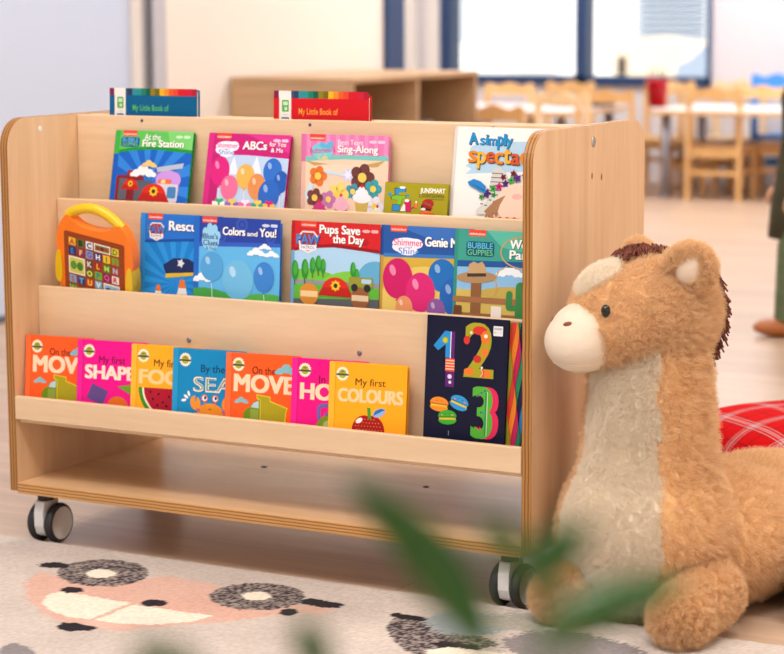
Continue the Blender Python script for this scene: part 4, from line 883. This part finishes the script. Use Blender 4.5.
# yarn mane from the brow between the ears down the back of the neck
random.seed(11); mn=MB()
for i in range(1100):
    t=random.random()
    th=math.radians(66+74*t/.3) if t<.3 else math.radians(140+92*(t-.3)/.7); r=.106 if t<.3 else .112; b=random.uniform(-.022,.022) if t<.3 else random.uniform(-.024,.030)
    p=HC+gdir(math.cos(th)*r,b,math.sin(th)*r*.95); n=gdir(math.cos(th),b*12,math.sin(th)).normalized()
    n=(n+Vector((random.uniform(-.35,.35),random.uniform(-.35,.35),random.uniform(-.3,.3)))).normalized(); L=random.uniform(.024,.036) if t>.24 else random.uniform(.014,.024)
    q=p+n*L*.6; e=q+(n*.5+Vector((0,0,-.75))).normalized()*L*.55
    mn.tube([p-n*.004,q,e],[.0021,.0019,.0015],5)
mo=mn.build('mane',plain('dark brown yarn',(112,52,36),.85,var=.25,bscale=60),horse); mo['label']='shaggy dark brown yarn mane'

# ------------------------------------------------------------------ tartan cushion
def tartan():
    mt,nt,p=newmat('red tartan cloth'); tc=nd(nt,'ShaderNodeTexCoord'); sx=nd(nt,'ShaderNodeSeparateXYZ'); nt.links.new(tc.outputs['Object'],sx.inputs[0])
    col=None
    def stripes(ax,pitch,lst,base):
        m0=nd(nt,'ShaderNodeMath',operation='MULTIPLY_ADD'); m0.inputs[1].default_value=1/pitch; m0.inputs[2].default_value=20.0; nt.links.new(sx.outputs[ax],m0.inputs[0])
        fr=nd(nt,'ShaderNodeMath',operation='FRACT'); nt.links.new(m0.outputs[0],fr.inputs[0])
        r=nd(nt,'ShaderNodeValToRGB'); r.color_ramp.interpolation='CONSTANT'; el=r.color_ramp.elements
        el[0].position=0; el[0].color=(*base,1); el[1].position=.999; el[1].color=(*base,1)
        for pos,c in lst: e=el.new(pos); e.color=(*c,1)
        nt.links.new(fr.outputs[0],r.inputs[0]); return r
    R=lin((196,8,12)); K=lin((40,10,14)); Wh=lin((206,180,180)); G=lin((150,150,150))
    seq=[(.06,K),(.08,R),(.40,K),(.42,Wh),(.445,R),(.49,Wh),(.52,K),(.535,Wh),(.565,R),(.61,Wh),(.635,K),(.655,R)]
    a=stripes(0,.105,seq,R); b=stripes(1,.105,seq,R)
    mx=nd(nt,'ShaderNodeMix',data_type='RGBA'); mx.inputs[0].default_value=.5
    nt.links.new(a.outputs[0],mx.inputs[6]); nt.links.new(b.outputs[0],mx.inputs[7]); nt.links.new(mx.outputs[2],p.inputs['Base Color']); p.inputs['Roughness'].default_value=.95; p.inputs['Specular IOR Level'].default_value=.1
    return mt
TP=on_z(806,440,.16)
cu=thing('floor_cushion','red tartan floor cushion lying behind the plush horse','cushion',(TP.x,TP.y,0),(0,0,math.radians(52)))
cm=MB(); n=28
vs=[];fs=[]
for sgn in (1,-1):
    for i in range(n+1):
        for j in range(n+1):
            u,v=-1+2*i/n,-1+2*j/n; h=max(0,(1-abs(u)**3.2))*max(0,(1-abs(v)**3.2)); 
            pin=1-.05*(1-abs(u))*(abs(v)>.5)*(abs(v)-.5)
            vs.append((.25*u*(1-.06*(1-v*v)*abs(u)**4),.25*v*(1-.06*(1-u*u)*abs(v)**4),.115+sgn*.110*h**.55))
o2=(n+1)**2
for i in range(n):
    for j in range(n):
        a=i*(n+1)+j; fs.append((a,a+n+1,a+n+2,a+1)); fs.append((o2+a,o2+a+1,o2+a+n+2,o2+a+n+1))
cm.add(vs,fs,sm=True).build('cushion_cover',tartan(),cu)
pp=MB().tube([(.25*math.cos(t)*min(1/abs(math.cos(t)+1e-9),1/abs(math.sin(t)+1e-9))*.985,.25*math.sin(t)*min(1/abs(math.cos(t)+1e-9),1/abs(math.sin(t)+1e-9))*.985,.115) for t in [2*PI*k/64 for k in range(65)]],.004,8)
pp.build('piping',plain('red piping',(176,20,22),.8),cu)
# ------------------------------------------------------------------ rug with a printed animal
RZ=.0105
def R2(px,py): p=on_z(px,py,RZ); return (p.x,p.y)
def pell(cx,cy,rx,ry,n=28): return [R2(cx+rx*math.cos(2*PI*k/n),cy+ry*math.sin(2*PI*k/n)) for k in range(n)]
def ppol(*pts): return [R2(*p) for p in pts]
PINK,CRM,DK,SPK,BLG,GRY,GRN=(218,168,148),(238,226,206),(52,46,50),None,(166,174,178),(140,132,132),(176,172,158)
shapes=[ # polygon, colour (None = speckled charcoal), feather in metres
 (ppol((26,582),(38,572),(70,577),(115,586),(165,576),(210,583),(250,598),(310,606),(336,609),(322,614),(285,614),(240,620),(180,625),(120,631),(75,627),(45,615),(28,600)),PINK,.010),
 (pell(103,573,46,13.5),SPK,.003),(pell(101,573.5,15,4.3),CRM,.002),
 (pell(257,596.5,48,13.5),SPK,.003),(pell(257,596,15,4.3),CRM,.002),
 (ppol((37,565),(45,562.5),(60,562.5),(71,564.5),(68,567.5),(50,568),(40,567)),DK,.002),(pell(72,590,12,3),DK,.002),(pell(154,603,13.5,3.4),DK,.002),
 (ppol((57,626),(63,622),(72,623),(92,626),(97,628),(88,631),(68,631),(59,629)),DK,.002),
 (ppol((300,600),(312,598),(343,604),(340,608),(322,607.5),(302,604)),DK,.002),(pell(289,612,9,3.4),DK,.003),
 (ppol((42,603),(48,594),(60,591.5),(90,596),(130,603),(90,619),(70,617),(50,611)),CRM,.002),(ppol((95,620),(133,604.5),(180,611),(213,616),(190,622),(150,625),(115,623)),CRM,.002),
 (ppol((0,648),(14,642),(34,650),(40,668),(0,668)),GRY,.004),
 (ppol((386,628),(396,617),(430,620),(470,632),(500,645),(470,652),(430,660),(404,650),(392,638)),SPK,.004),(ppol((420,620),(450,610),(500,616),(520,628),(480,636),(440,634)),BLG,.012),
 (ppol((388,615),(396,612.5),(428,618),(424,621.5),(400,619)),DK,.002),(ppol((428,643),(445,641),(478,646),(474,651),(440,648)),DK,.002),
 (ppol((426,650),(450,647),(520,655),(600,672),(500,690),(430,668)),CRM,.003),
 (ppol((500,640),(540,628),(590,634),(640,648),(660,668),(560,668),(510,652)),GRY,.012),(ppol((470,618),(520,612),(560,622),(540,632),(490,628)),GRN,.02),
]
def in_poly(x,y,P):
    r=False; j=len(P)-1
    for i in range(len(P)):
        if (P[i][1]>y)!=(P[j][1]>y) and x<(P[j][0]-P[i][0])*(y-P[i][1])/(P[j][1]-P[i][1])+P[i][0]: r=not r
        j=i
    return r
boxes=[(min(p[0] for p in P),max(p[0] for p in P),min(p[1] for p in P),max(p[1] for p in P)) for P,_,_ in shapes]
rng=random.Random(5)
RX0,RX1,RY0,RY1=-.55,2.35,-1.55,.016
st=.0042; nx=int((RX1-RX0)/st); 
ys=[]; y=RY1
while y>-.62: ys.append(y); y-=st
while y>RY0: ys.append(y); y-=.05
ys.append(RY0)
xs=[RX0+(RX1-RX0)*i/nx for i in range(nx+1)]
vs=[];cols=[]
base=lin((218,204,193)); base2=lin((194,180,170))
for yy in ys:
    for xx in xs:
        f=noise.noise(Vector((xx*7,yy*7,1)))*.5+.5; g=rng.random()
        c=[(a*f+b*(1-f))*(.86+.22*g) for a,b in zip(base,base2)]
        jx,jy=xx,yy
        if yy>-.62:
            a1,a2=rng.gauss(0,1),rng.gauss(0,1)
            for (P,colr,fe),bx in zip(shapes,boxes):
                X,Y=xx+a1*fe*.45,yy+a2*fe*.45
                if bx[0]-.03<X<bx[1]+.03 and bx[2]-.03<Y<bx[3]+.03 and in_poly(X,Y,P):
                    if colr is None:
                        k=rng.random()+noise.noise(Vector((xx*40,yy*40,4)))*.15; q=lin((70,62,66)) if k<.54 else lin((160,146,138)); c=[v*(.9+.2*g) for v in q]
                    else: c=[v*(.86+.22*g) for v in lin(colr)]
                    if colr==PINK: c=[a*(.66+.30*f)+b*(.34-.30*f) for a,b in zip(c,base)]
        edge=1.0 if yy<RY1-.006 else .72
        wav=.0016*noise.noise(Vector((xx*60,yy*60,0)))
        vs.append((xx,yy+(.002*noise.noise(Vector((xx*40,0,3))) if yy>RY1-.01 else 0),RZ*edge+wav*.6+(.0008*g-.0004))); cols.append(c)
nX=len(xs); fs=[]
for i in range(len(ys)-1):
    for j in range(nX-1): fs.append((i*nX+j+1,i*nX+j,(i+1)*nX+j,(i+1)*nX+j+1))
# skirt down to the floor round the edge
rim=[j for j in range(nX)]+[i*nX+nX-1 for i in range(1,len(ys))]+[(len(ys)-1)*nX+j for j in range(nX-2,-1,-1)]+[i*nX for i in range(len(ys)-2,0,-1)]
o0=len(vs)
for k in rim: vs.append((vs[k][0],vs[k][1],.0003)); cols.append([v*.9 for v in cols[k]])
for a in range(len(rim)):
    b=(a+1)%len(rim); fs.append((rim[a],rim[b],o0+b,o0+a))
me=bpy.data.meshes.new('rug'); me.from_pydata(vs,[],fs)
ca=me.color_attributes.new('Col','FLOAT_COLOR','POINT'); ca.data.foreach_set('color',[v for c in cols for v in (*c,1.0)])
mt,nt,p=newmat('short pile rug'); a=nd(nt,'ShaderNodeVertexColor',layer_name='Col'); nt.links.new(a.outputs[0],p.inputs['Base Color']); p.inputs['Roughness'].default_value=1; p.inputs['Specular IOR Level'].default_value=.05
tc=nd(nt,'ShaderNodeTexCoord'); nz=nd(nt,'ShaderNodeTexNoise',i_Scale=900.0,i_Detail=2.0); nt.links.new(tc.outputs['Object'],nz.inputs['Vector']); bp=nd(nt,'ShaderNodeBump',i_Strength=.6,i_Distance=.002); nt.links.new(nz.outputs['Fac'],bp.inputs['Height']); nt.links.new(bp.outputs[0],p.inputs['Normal'])
me.materials.append(mt); me.update()
rug=link(bpy.data.objects.new('rug',me)); tag(rug,'cream short pile rug with a pink animal face pattern on the floor','rug')

# ------------------------------------------------------------------ cabinet against the cream wall
cab=thing('cubby_cabinet','low wooden cubby cabinet with open compartments against the cream wall','cabinet',(0,0,0))
x0,x1,y0,y1,zt=-1.868,-1.335,3.70,4.74,.756
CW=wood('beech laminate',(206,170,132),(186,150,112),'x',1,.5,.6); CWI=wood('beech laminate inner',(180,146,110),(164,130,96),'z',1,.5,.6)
MB().box((x0,y0,.04),(x1,y0+.02,zt-.02)).build('side_panel',CW,cab,bevel=.002); MB().box((x0,y1-.02,.04),(x1,y1,zt-.02)).build('side_panel',CW,cab,bevel=.002)
MB().box((x0,y0,zt-.0195),(x1+.004,y1,zt)).build('cabinet_top',CW,cab,bevel=.003); MB().box((x0,y0+.0205,.04),(x1,y1-.0205,.06)).build('bottom_panel',CW,cab,bevel=.002)
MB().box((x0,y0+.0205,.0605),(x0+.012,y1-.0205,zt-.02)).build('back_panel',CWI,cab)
MB().box((x0+.0125,(y0+y1)/2-.01,.0605),(x1,(y0+y1)/2+.01,zt-.02)).build('divider',CW,cab,bevel=.002)
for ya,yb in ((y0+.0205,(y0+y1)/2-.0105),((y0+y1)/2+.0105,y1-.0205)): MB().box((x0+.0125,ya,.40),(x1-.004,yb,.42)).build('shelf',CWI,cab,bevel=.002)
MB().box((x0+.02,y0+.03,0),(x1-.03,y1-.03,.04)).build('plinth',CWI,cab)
bk=thing('storage_basket','grey woven basket inside the right compartment of the cabinet','basket',(-1.56,4.40,.42))
b=MB(); prof=rrect(-.14,-.11,.14,.11,.03,5); n=len(prof)
for k in range(9):
    z=.012+.0155*k; e=1+.004*k+(.012 if k%2 else 0); pts=[(x*e,y*e,z) for x,y in prof]; b.tube(pts+[pts[0]],.0085,7)
b.build('basket_weave',plain('grey woven cord',(156,148,150),.9),bk); MB().prism(prof,.001,.008,'z').build('base',plain('grey base',(140,132,132),.9),bk)

# ------------------------------------------------------------------ tables, chairs
TOPW=plain('white laminate top',(240,238,240),.35); EDGEW=wood('beech table edge',(224,186,140),(206,164,116),'x',1,.5,.6); LEGM=plain('grey metal leg',(156,158,172),.4,.5,.5)
PINKTOP=plain('pale pink laminate top',(244,226,228),.35)
def table(label,xa,xb,ya,yb,z,top):
    t=thing('kids_table',label,'table',((xa+xb)/2,(ya+yb)/2,0)); hx,hy=(xb-xa)/2,(yb-ya)/2
    MB().prism(rrect(-hx+.003,-hy+.003,hx-.003,hy-.003,.04,5),z-.001,z+.001,'z').build('tabletop',top,t); MB().prism(rrect(-hx,-hy,hx,hy,.04,5),z-.026,z-.001,'z').build('table_edge',EDGEW,t)
    for sx in (-1,1):
        for sy in (-1,1):
            X,Y=sx*(hx-.08),sy*(hy-.08)
            MB().lathe([(.0,.012),(.024,.012),(.024,z-.027),(0,z-.027)],16,M=Matrix.Translation((X,Y,0))).lathe([(0,0),(.026,0),(.028,.008),(.026,.016),(0,.016)],16,M=Matrix.Translation((X,Y,0))).build('leg',LEGM,t)
table('white topped kids table with a red pencil bucket, right of the window mullion',-1.66,-.28,7.42,8.12,.470,TOPW)
table('pale pink topped kids table behind the cubby cabinet',-2.86,-1.90,6.95,7.75,.474,PINKTOP)
CHW=wood('honey beech chair',(232,188,130),(214,164,104),'z',1,.4,.7); CHL=wood('pale beech chair',(244,214,170),(230,194,146),'z',1,.4,.7)
def make_chair(label,mt,w=.31):
    t=thing('kids_chair',label,'chair',(0,0,0),(0,0,0),'wooden kids chairs around the tables'); h=w/2-.017
    MB().prism(rrect(-w/2+.004,-.005,w/2-.004,.29,.03,4),.262,.282,'z').build('seat',mt,t,bevel=.003)
    for s in (-1,1):
        MB().prism([(s*h-.013,0),(s*h+.013,0),(s*h+.013,.545),(s*h-.013,.545)],-.038,-.008,'y').build('leg',mt,t,bevel=.004)
        MB().box((s*h-.015,.25,0),(s*h+.015,.28,.261)).build('leg',mt,t,bevel=.004)
    crest=[(-h-.012,.525)]+[(-h-.012+ (2*h+.024)*k/16,.585+.010*math.cos(4*PI*k/16)-.012*(1 if k in(0,16) else 0)) for k in range(17)]+[(h+.012,.525)]
    MB().prism(crest,-.040,-.022,'y').build('backrest',mt,t,bevel=.003)
    s_=MB()
    for s in (-1,1): s_.box((s*h-.008,-.008,.13),(s*h+.008,.25,.155))
    s_.box((-h+.015,-.03,.13),(h-.015,-.014,.155)); s_.box((-h+.015,-.030,.225),(h-.015,-.012,.261)); s_.box((-h+.015,.255,.225),(h-.015,.272,.261))
    s_.build('stretcher',mt,t,bevel=.002); return t
protos={}
def chair(px,topy,yaw,label,mt,dep=None,first={}):
    d=dep if dep else (CZ-.588)*F/(topy-5)
    P=at_depth(px,topy,d)
    key=mt.name
    if key not in first: first[key]=make_chair(label,mt); o=first[key]
    else: o=copy_tree(first[key]); o['label']=label
    o.location=(P.x,P.y,0); o.rotation_euler=(0,0,math.radians(yaw)); return o
chair(716,91,4,'honey wooden kids chair with its back to us at the white table',CHW,11.15)
chair(765,87,-6,'honey wooden kids chair at the right end of the white table',CHW,11.35)
chair(677,92,-88,'honey wooden kids chair standing sideways at the left end of the white table',CHW,11.75)
chair(739,85,180,'pale wooden kids chair on the far side of the white table',CHL,12.05)
chair(668,82,178,'honey wooden kids chair behind the red pencil bucket',CHW,12.1)
chair(606,87,12,'honey wooden kids chair with slim posts, left of the red pencil bucket',CHW,10.9)
chair(565,88,-4,'pale wooden kids chair at the right end of the pale pink table',CHL,10.6)
chair(568,80,178,'honey wooden kids chair below the window mullion',CHW,12.1)
chair(507,84,176,'honey wooden kids chair on the far side of the pale pink table',CHW,11.9)
chair(498,108,-8,'honey wooden kids chair in front of the pale pink table',CHW,9.3)
bl=copy_tree(bpy.data.objects['kids_chair']); bl['label']='bright blue kids chair by the grey back wall'; del bl['group']
BLUEP=plain('bright blue paint',(60,136,214),.45)
P=at_depth(781,76,11.68); bl.location=(P.x,P.y,0); bl.rotation_euler=(0,0,math.radians(-14)); bl.scale=(1.08,1.08,1.08)
for chd in bl.children:
    chd.data=chd.data.copy(); chd.data.materials.clear(); chd.data.materials.append(BLUEP)
# red bucket of pencils, black tray, sheet of paper
P=on_y(657,103,7.72); BX=P.x
bu=thing('pencil_bucket','red plastic bucket full of pencils on the white kids table','bucket',(BX,7.72,.4712))
MB().lathe([(0,0),(.046,0),(.060,.135),(.064,.135),(.064,.144),(.056,.144),(.044,.006),(0,.006)],24).build('bucket_body',plain('red plastic',(206,20,34),.4),bu)
hpts=[(.062*math.cos(t),-.02-.062*0+.0*t,.12-.04*math.sin(t)) for t in [PI*k/12 for k in range(13)]]
MB().tube([(x,y-.045*math.sin(PI*k/12),z) for k,(x,y,z) in enumerate(hpts)],.003,6).build('bucket_handle',plain('dark red handle',(150,16,26),.4),bu)
random.seed(4)
pc=[(60,50,40),(230,200,60),(40,110,60),(220,220,220),(50,80,160),(200,90,40),(90,50,90),(40,40,44)]
pl=['dark brown','yellow','dark green','white','blue','orange','purple','black']
for k in range(8):
    a=2*PI*k/8; bx,by=.022*math.cos(a),.022*math.sin(a); tx,ty=.044*math.cos(a),.044*math.sin(a)
    z0,z1=.481,.685+random.uniform(-.012,.012)
    m_=MB(); d=Vector((tx-bx,ty-by,z1-z0)).normalized(); A=Vector((BX+bx,7.72+by,z0)); Bq=Vector((BX+tx,7.72+ty,z1))
    m_.tube([A,Bq-d*.016],.0045,6,0).tube([Bq-d*.016,Bq],[.0045,.0006],6,1)
    o=m_.build('pencil',[plain('pencil '+pl[k],pc[k],.5),plain('pencil wood',(220,180,130),.7)]); tag(o,pl[k]+' pencil standing in the red bucket','pencil','pencils in the red bucket')
P=on_y(557,97,7.35); tr_=MB(); tr_.box((-.15,-.10,0),(.15,.10,.006))
for a_,b_ in (((-.15,-.10,.006),(.15,-.092,.03)),((-.15,.092,.006),(.15,.10,.03)),((-.15,-.092,.006),(-.142,.092,.03)),((.142,-.092,.006),(.15,.092,.03))): tr_.box(a_,b_)
o=tr_.build('tray',plain('black plastic tray',(36,36,42),.4),bevel=.002); o.location=(-2.08,7.55,.4752); tag(o,'shallow black tray on the pale pink table','tray')

# ------------------------------------------------------------------ child at the right edge
pr_=on_z(814,333,0); 
ps=thing('person','child in a dark olive coat, green trousers and brown boots standing at the right edge','person',(pr_.x,pr_.y,0),(0,0,math.atan2(-XR.y,-XR.x)))
def skin(name,pts,edges,rad,mat,parent,root=0,sub=2):
    me=bpy.data.meshes.new(name); me.from_pydata(pts,edges,[]); o=link(bpy.data.objects.new(name,me),parent)
    md=o.modifiers.new('s','SKIN'); me.skin_vertices.new() if not me.skin_vertices else None
    for i,r in enumerate(rad):
        me.skin_vertices[0].data[i].radius=(r,r) if not isinstance(r,tuple) else r
    me.skin_vertices[0].data[root].use_root=True
    s=o.modifiers.new('u','SUBSURF'); s.levels=sub; s.render_levels=sub; md.use_smooth_shade=True; me.materials.append(mat); return o
SK=plain('skin',(214,156,120),.55); OLIVE=plain('dark olive coat cloth',(62,58,34),.9,var=.3,bscale=30); GREENT=plain('green trouser cloth',(92,104,72),.9,var=.25,bscale=30); BOOT=plain('tan brown boot',(176,104,52),.5)
# faces local +x
bp=[(0,0,.50),(0,0,.60),(0,0,.74),(0,0,.81),(.005,0,.86),(.01,0,.93),(.01,0,1.02),
    (0,.065,.47),(.08,.068,.27),(.085,.07,.06),(0,-.065,.47),(0,-.068,.27),(0,-.07,.06),
    (0,.10,.78),(.01,.15,.62),(.07,.16,.49),(.10,.155,.45),(0,-.10,.78),(.01,-.15,.62),(.07,-.16,.49),(.10,-.155,.45)]
be=[(0,1),(1,2),(2,3),(3,4),(4,5),(5,6),(0,7),(7,8),(8,9),(0,10),(10,11),(11,12),(3,13),(13,14),(14,15),(15,16),(3,17),(17,18),(18,19),(19,20)]
br=[.085,.08,.085,.06,.034,.075,.07,.062,.045,.032,.062,.045,.032,.04,.032,.024,.022,.04,.032,.024,.022]
skin('body',bp,be,br,SK,ps)
hd=[(0,0,.97),]
MB().ball((-.026,0,1.005),(.080,.080,.086),20,14).ball((-.050,0,.955),(.052,.066,.070),16,10).build('hair',plain('dark brown hair',(56,36,26),.7),ps)
EYD=plain('dark eye',(30,24,22),.2)
for s in (-1,1): MB().ball((.070,s*.026,.968),.009,10,8).build('eye',EYD,ps)
MB().ball((.080,0,.942),(.012,.009,.011),10,8).build('nose',SK,ps)
for s in (-1,1): MB().ball((.008,s*.070,.955),(.014,.008,.020),10,8).build('ear',SK,ps)
MB().ball((.070,0,.916),(.006,.018,.005),12,6).build('mouth',plain('lips',(176,96,90),.5),ps)
for s in (-1,1):
    for k in range(4):
        y_=s*.155+(-.015+.010*k); MB().tube([(.108,y_,.445),(.122,y_,.425),(.126,y_,.405),(.120,y_,.392)],[.0065,.006,.0055,.004],8).build('finger',SK,ps)
    MB().tube([(.104,s*.155-s*.016,.447),(.118,s*.155-s*.026,.432),(.124,s*.155-s*.026,.418)],[.0065,.006,.0045],8).build('thumb',SK,ps)
ct=MB().lathe([(.135,.30),(.150,.302),(.143,.40),(.125,.52),(.112,.62),(.118,.74),(.095,.80),(.050,.835),(.040,.83)],28)
o=ct.build('coat',OLIVE,ps)
for s in (-1,1):
    MB().tube([(0,s*.10,.785),(.01,s*.15,.62),(.065,s*.16,.505)],[.052,.046,.040],14).build('sleeve',plain('black sleeve cloth',(26,26,26),.9),ps)
    fx_=.085 if s>0 else 0
    MB().tube([(0,s*.066,.50),(fx_*.85,s*.068,.27),(fx_-.004,s*.07,.052)],[.075,.062,.058],16).build('trouser_leg',GREENT,ps)
    bt=MB(); bt.ball((fx_+.035,s*.07,.030),(.085,.042,.030),18,10).ball((fx_-.012,s*.07,.045),(.045,.04,.045),16,10)
    bt.build('boot',BOOT,ps)

# ------------------------------------------------------------------ foreground plant, out of focus
LEAFM=plain('glossy green leaf',(50,98,34),.35,var=.25,bscale=20); STEM=plain('green stem',(86,110,56),.6)
LD=.85
base=at_depth(470,840,LD)
pot=thing('potted_plant','leafy green plant standing close in front of the rug, out of focus','plant',(base.x,base.y,0))
MB().lathe([(0,0),(.10,0),(.125,.42),(.135,.42),(.135,.45),(.118,.45),(.110,.40),(0,.40)],32).build('pot',plain('white ceramic pot',(226,222,216),.4),pot)
MB().lathe([(0,.395),(.1105,.395),(.1105,.402),(.05,.41),(0,.412)],24).build('soil',plain('potting soil',(60,44,34),.95,0.2,0,.6,90),pot)
def leaf(name,A,Bp,wid,bend,dA=LD,dB=LD,tilt=.35,flip=1,parent=pot):
    a=at_depth(*A,dA)-pot.location; b_=at_depth(*Bp,dB)-pot.location; ax=b_-a; L=ax.length; t=ax.normalized(); vw=ray(392,327).normalized()
    sd=t.cross(vw).normalized(); nrm=sd.cross(t).normalized(); sd2=(sd*math.cos(tilt)+nrm*math.sin(tilt)*flip); nn=sd2.cross(t)
    mb=MB(); n=16; vs=[]; 
    for i in range(n+1):
        u=i/n; w=wid*(math.sin(PI*u**.85)**.8)*.5+.0004; c0=a+t*(L*u)+sd*(bend*math.sin(PI*u))
        for k,e in enumerate((-1,-.5,0,.5,1)): vs.append(c0+sd2*(w*e)+nn*(w*.25*abs(e)))
    fs=[(i*5+k,i*5+k+1,i*5+k+6,i*5+k+5) for i in range(n) for k in range(4)]
    mb.add(vs,fs,sm=True); o=mb.build(name,LEAFM,parent); s=o.modifiers.new('t','SOLIDIFY'); s.thickness=.0008; return o
def stem(pts):
    P=[at_depth(*p)-pot.location for p in pts]; return MB().tube(P,[.0035]*(len(P)-1)+[.002],8).build('stem',STEM,pot)
stemroot=(470,1010,LD)
def pth(*pts):
    P=[Vector((0,0,.40))]+[at_depth(*p)-pot.location for p in pts]; out=[]
    for i in range(len(P)-1):
        for k in range(6): out.append(P[i].lerp(P[i+1],k/6))
    out.append(P[-1]); MB().tube(out,.0026,8).build('stem',STEM,pot)
pth((488,760,LD),(488,655,LD)); leaf('leaf',(489,655),(343,474),.0235,-.005)
pth((520,760,LD),(540,640,.86)); leaf('leaf',(535,642),(690,582),.0178,.004,.86,.89,.3)
pth((600,760,.83),(560,600,.81),(528,585,.80)); leaf('leaf',(526,588),(592,524),.0165,.002,.80,.78,.3); leaf('leaf',(528,566),(476,516),.0135,.0,.79,.76,.2)
pth((300,760,.8),(318,675,.8)); leaf('leaf',(322,680),(300,615),.0145,.0,.8,.78,.2)
pth((180,760,.75),(205,690,.75)); leaf('leaf',(205,690),(130,640),.016,.0,.75,.72,.2)

# ------------------------------------------------------------------ light: unseen overhead lights, an added side fill, sun and sky
wd=bpy.data.worlds.new('daylight'); scn.world=wd; wd.use_nodes=True; nt=wd.node_tree; bg=nt.nodes['Background']; bg.inputs[0].default_value=(.93,.96,1.0,1); bg.inputs[1].default_value=WORLD
def area(name,loc,size,power,col,rot=(0,0,0)):
    ld=bpy.data.lights.new(name,'AREA'); ld.shape='RECTANGLE'; ld.size,ld.size_y=size; ld.energy=power; ld.color=col
    o=link(bpy.data.objects.new(name,ld)); o.location=loc; o.rotation_euler=rot; return o
sl=bpy.data.lights.new('sun','SUN'); sl.energy=SUN; sl.angle=.01; sl.color=(1,.96,.9); so=link(bpy.data.objects.new('sun',sl)); so.rotation_euler=Vector((.70,-.62,.85)).to_track_quat('Z','Y').to_euler()
for i,(x,y,p_) in enumerate(OVERHEAD_LIGHTS): area('overhead_fill',(x,y,2.75),(1.2,.6),p_,((1.0,.975,.94) if y<4 else (.94,.97,1.0)))  # unseen overhead lights; those by left wall and in alcove added to brighten
area('side_fill',(3.6,-.6,1.7),(2.2,1.6),SIDE,(1.0,.98,.95),(math.radians(78),0,math.radians(95)))  # added fill light from the right, no window there
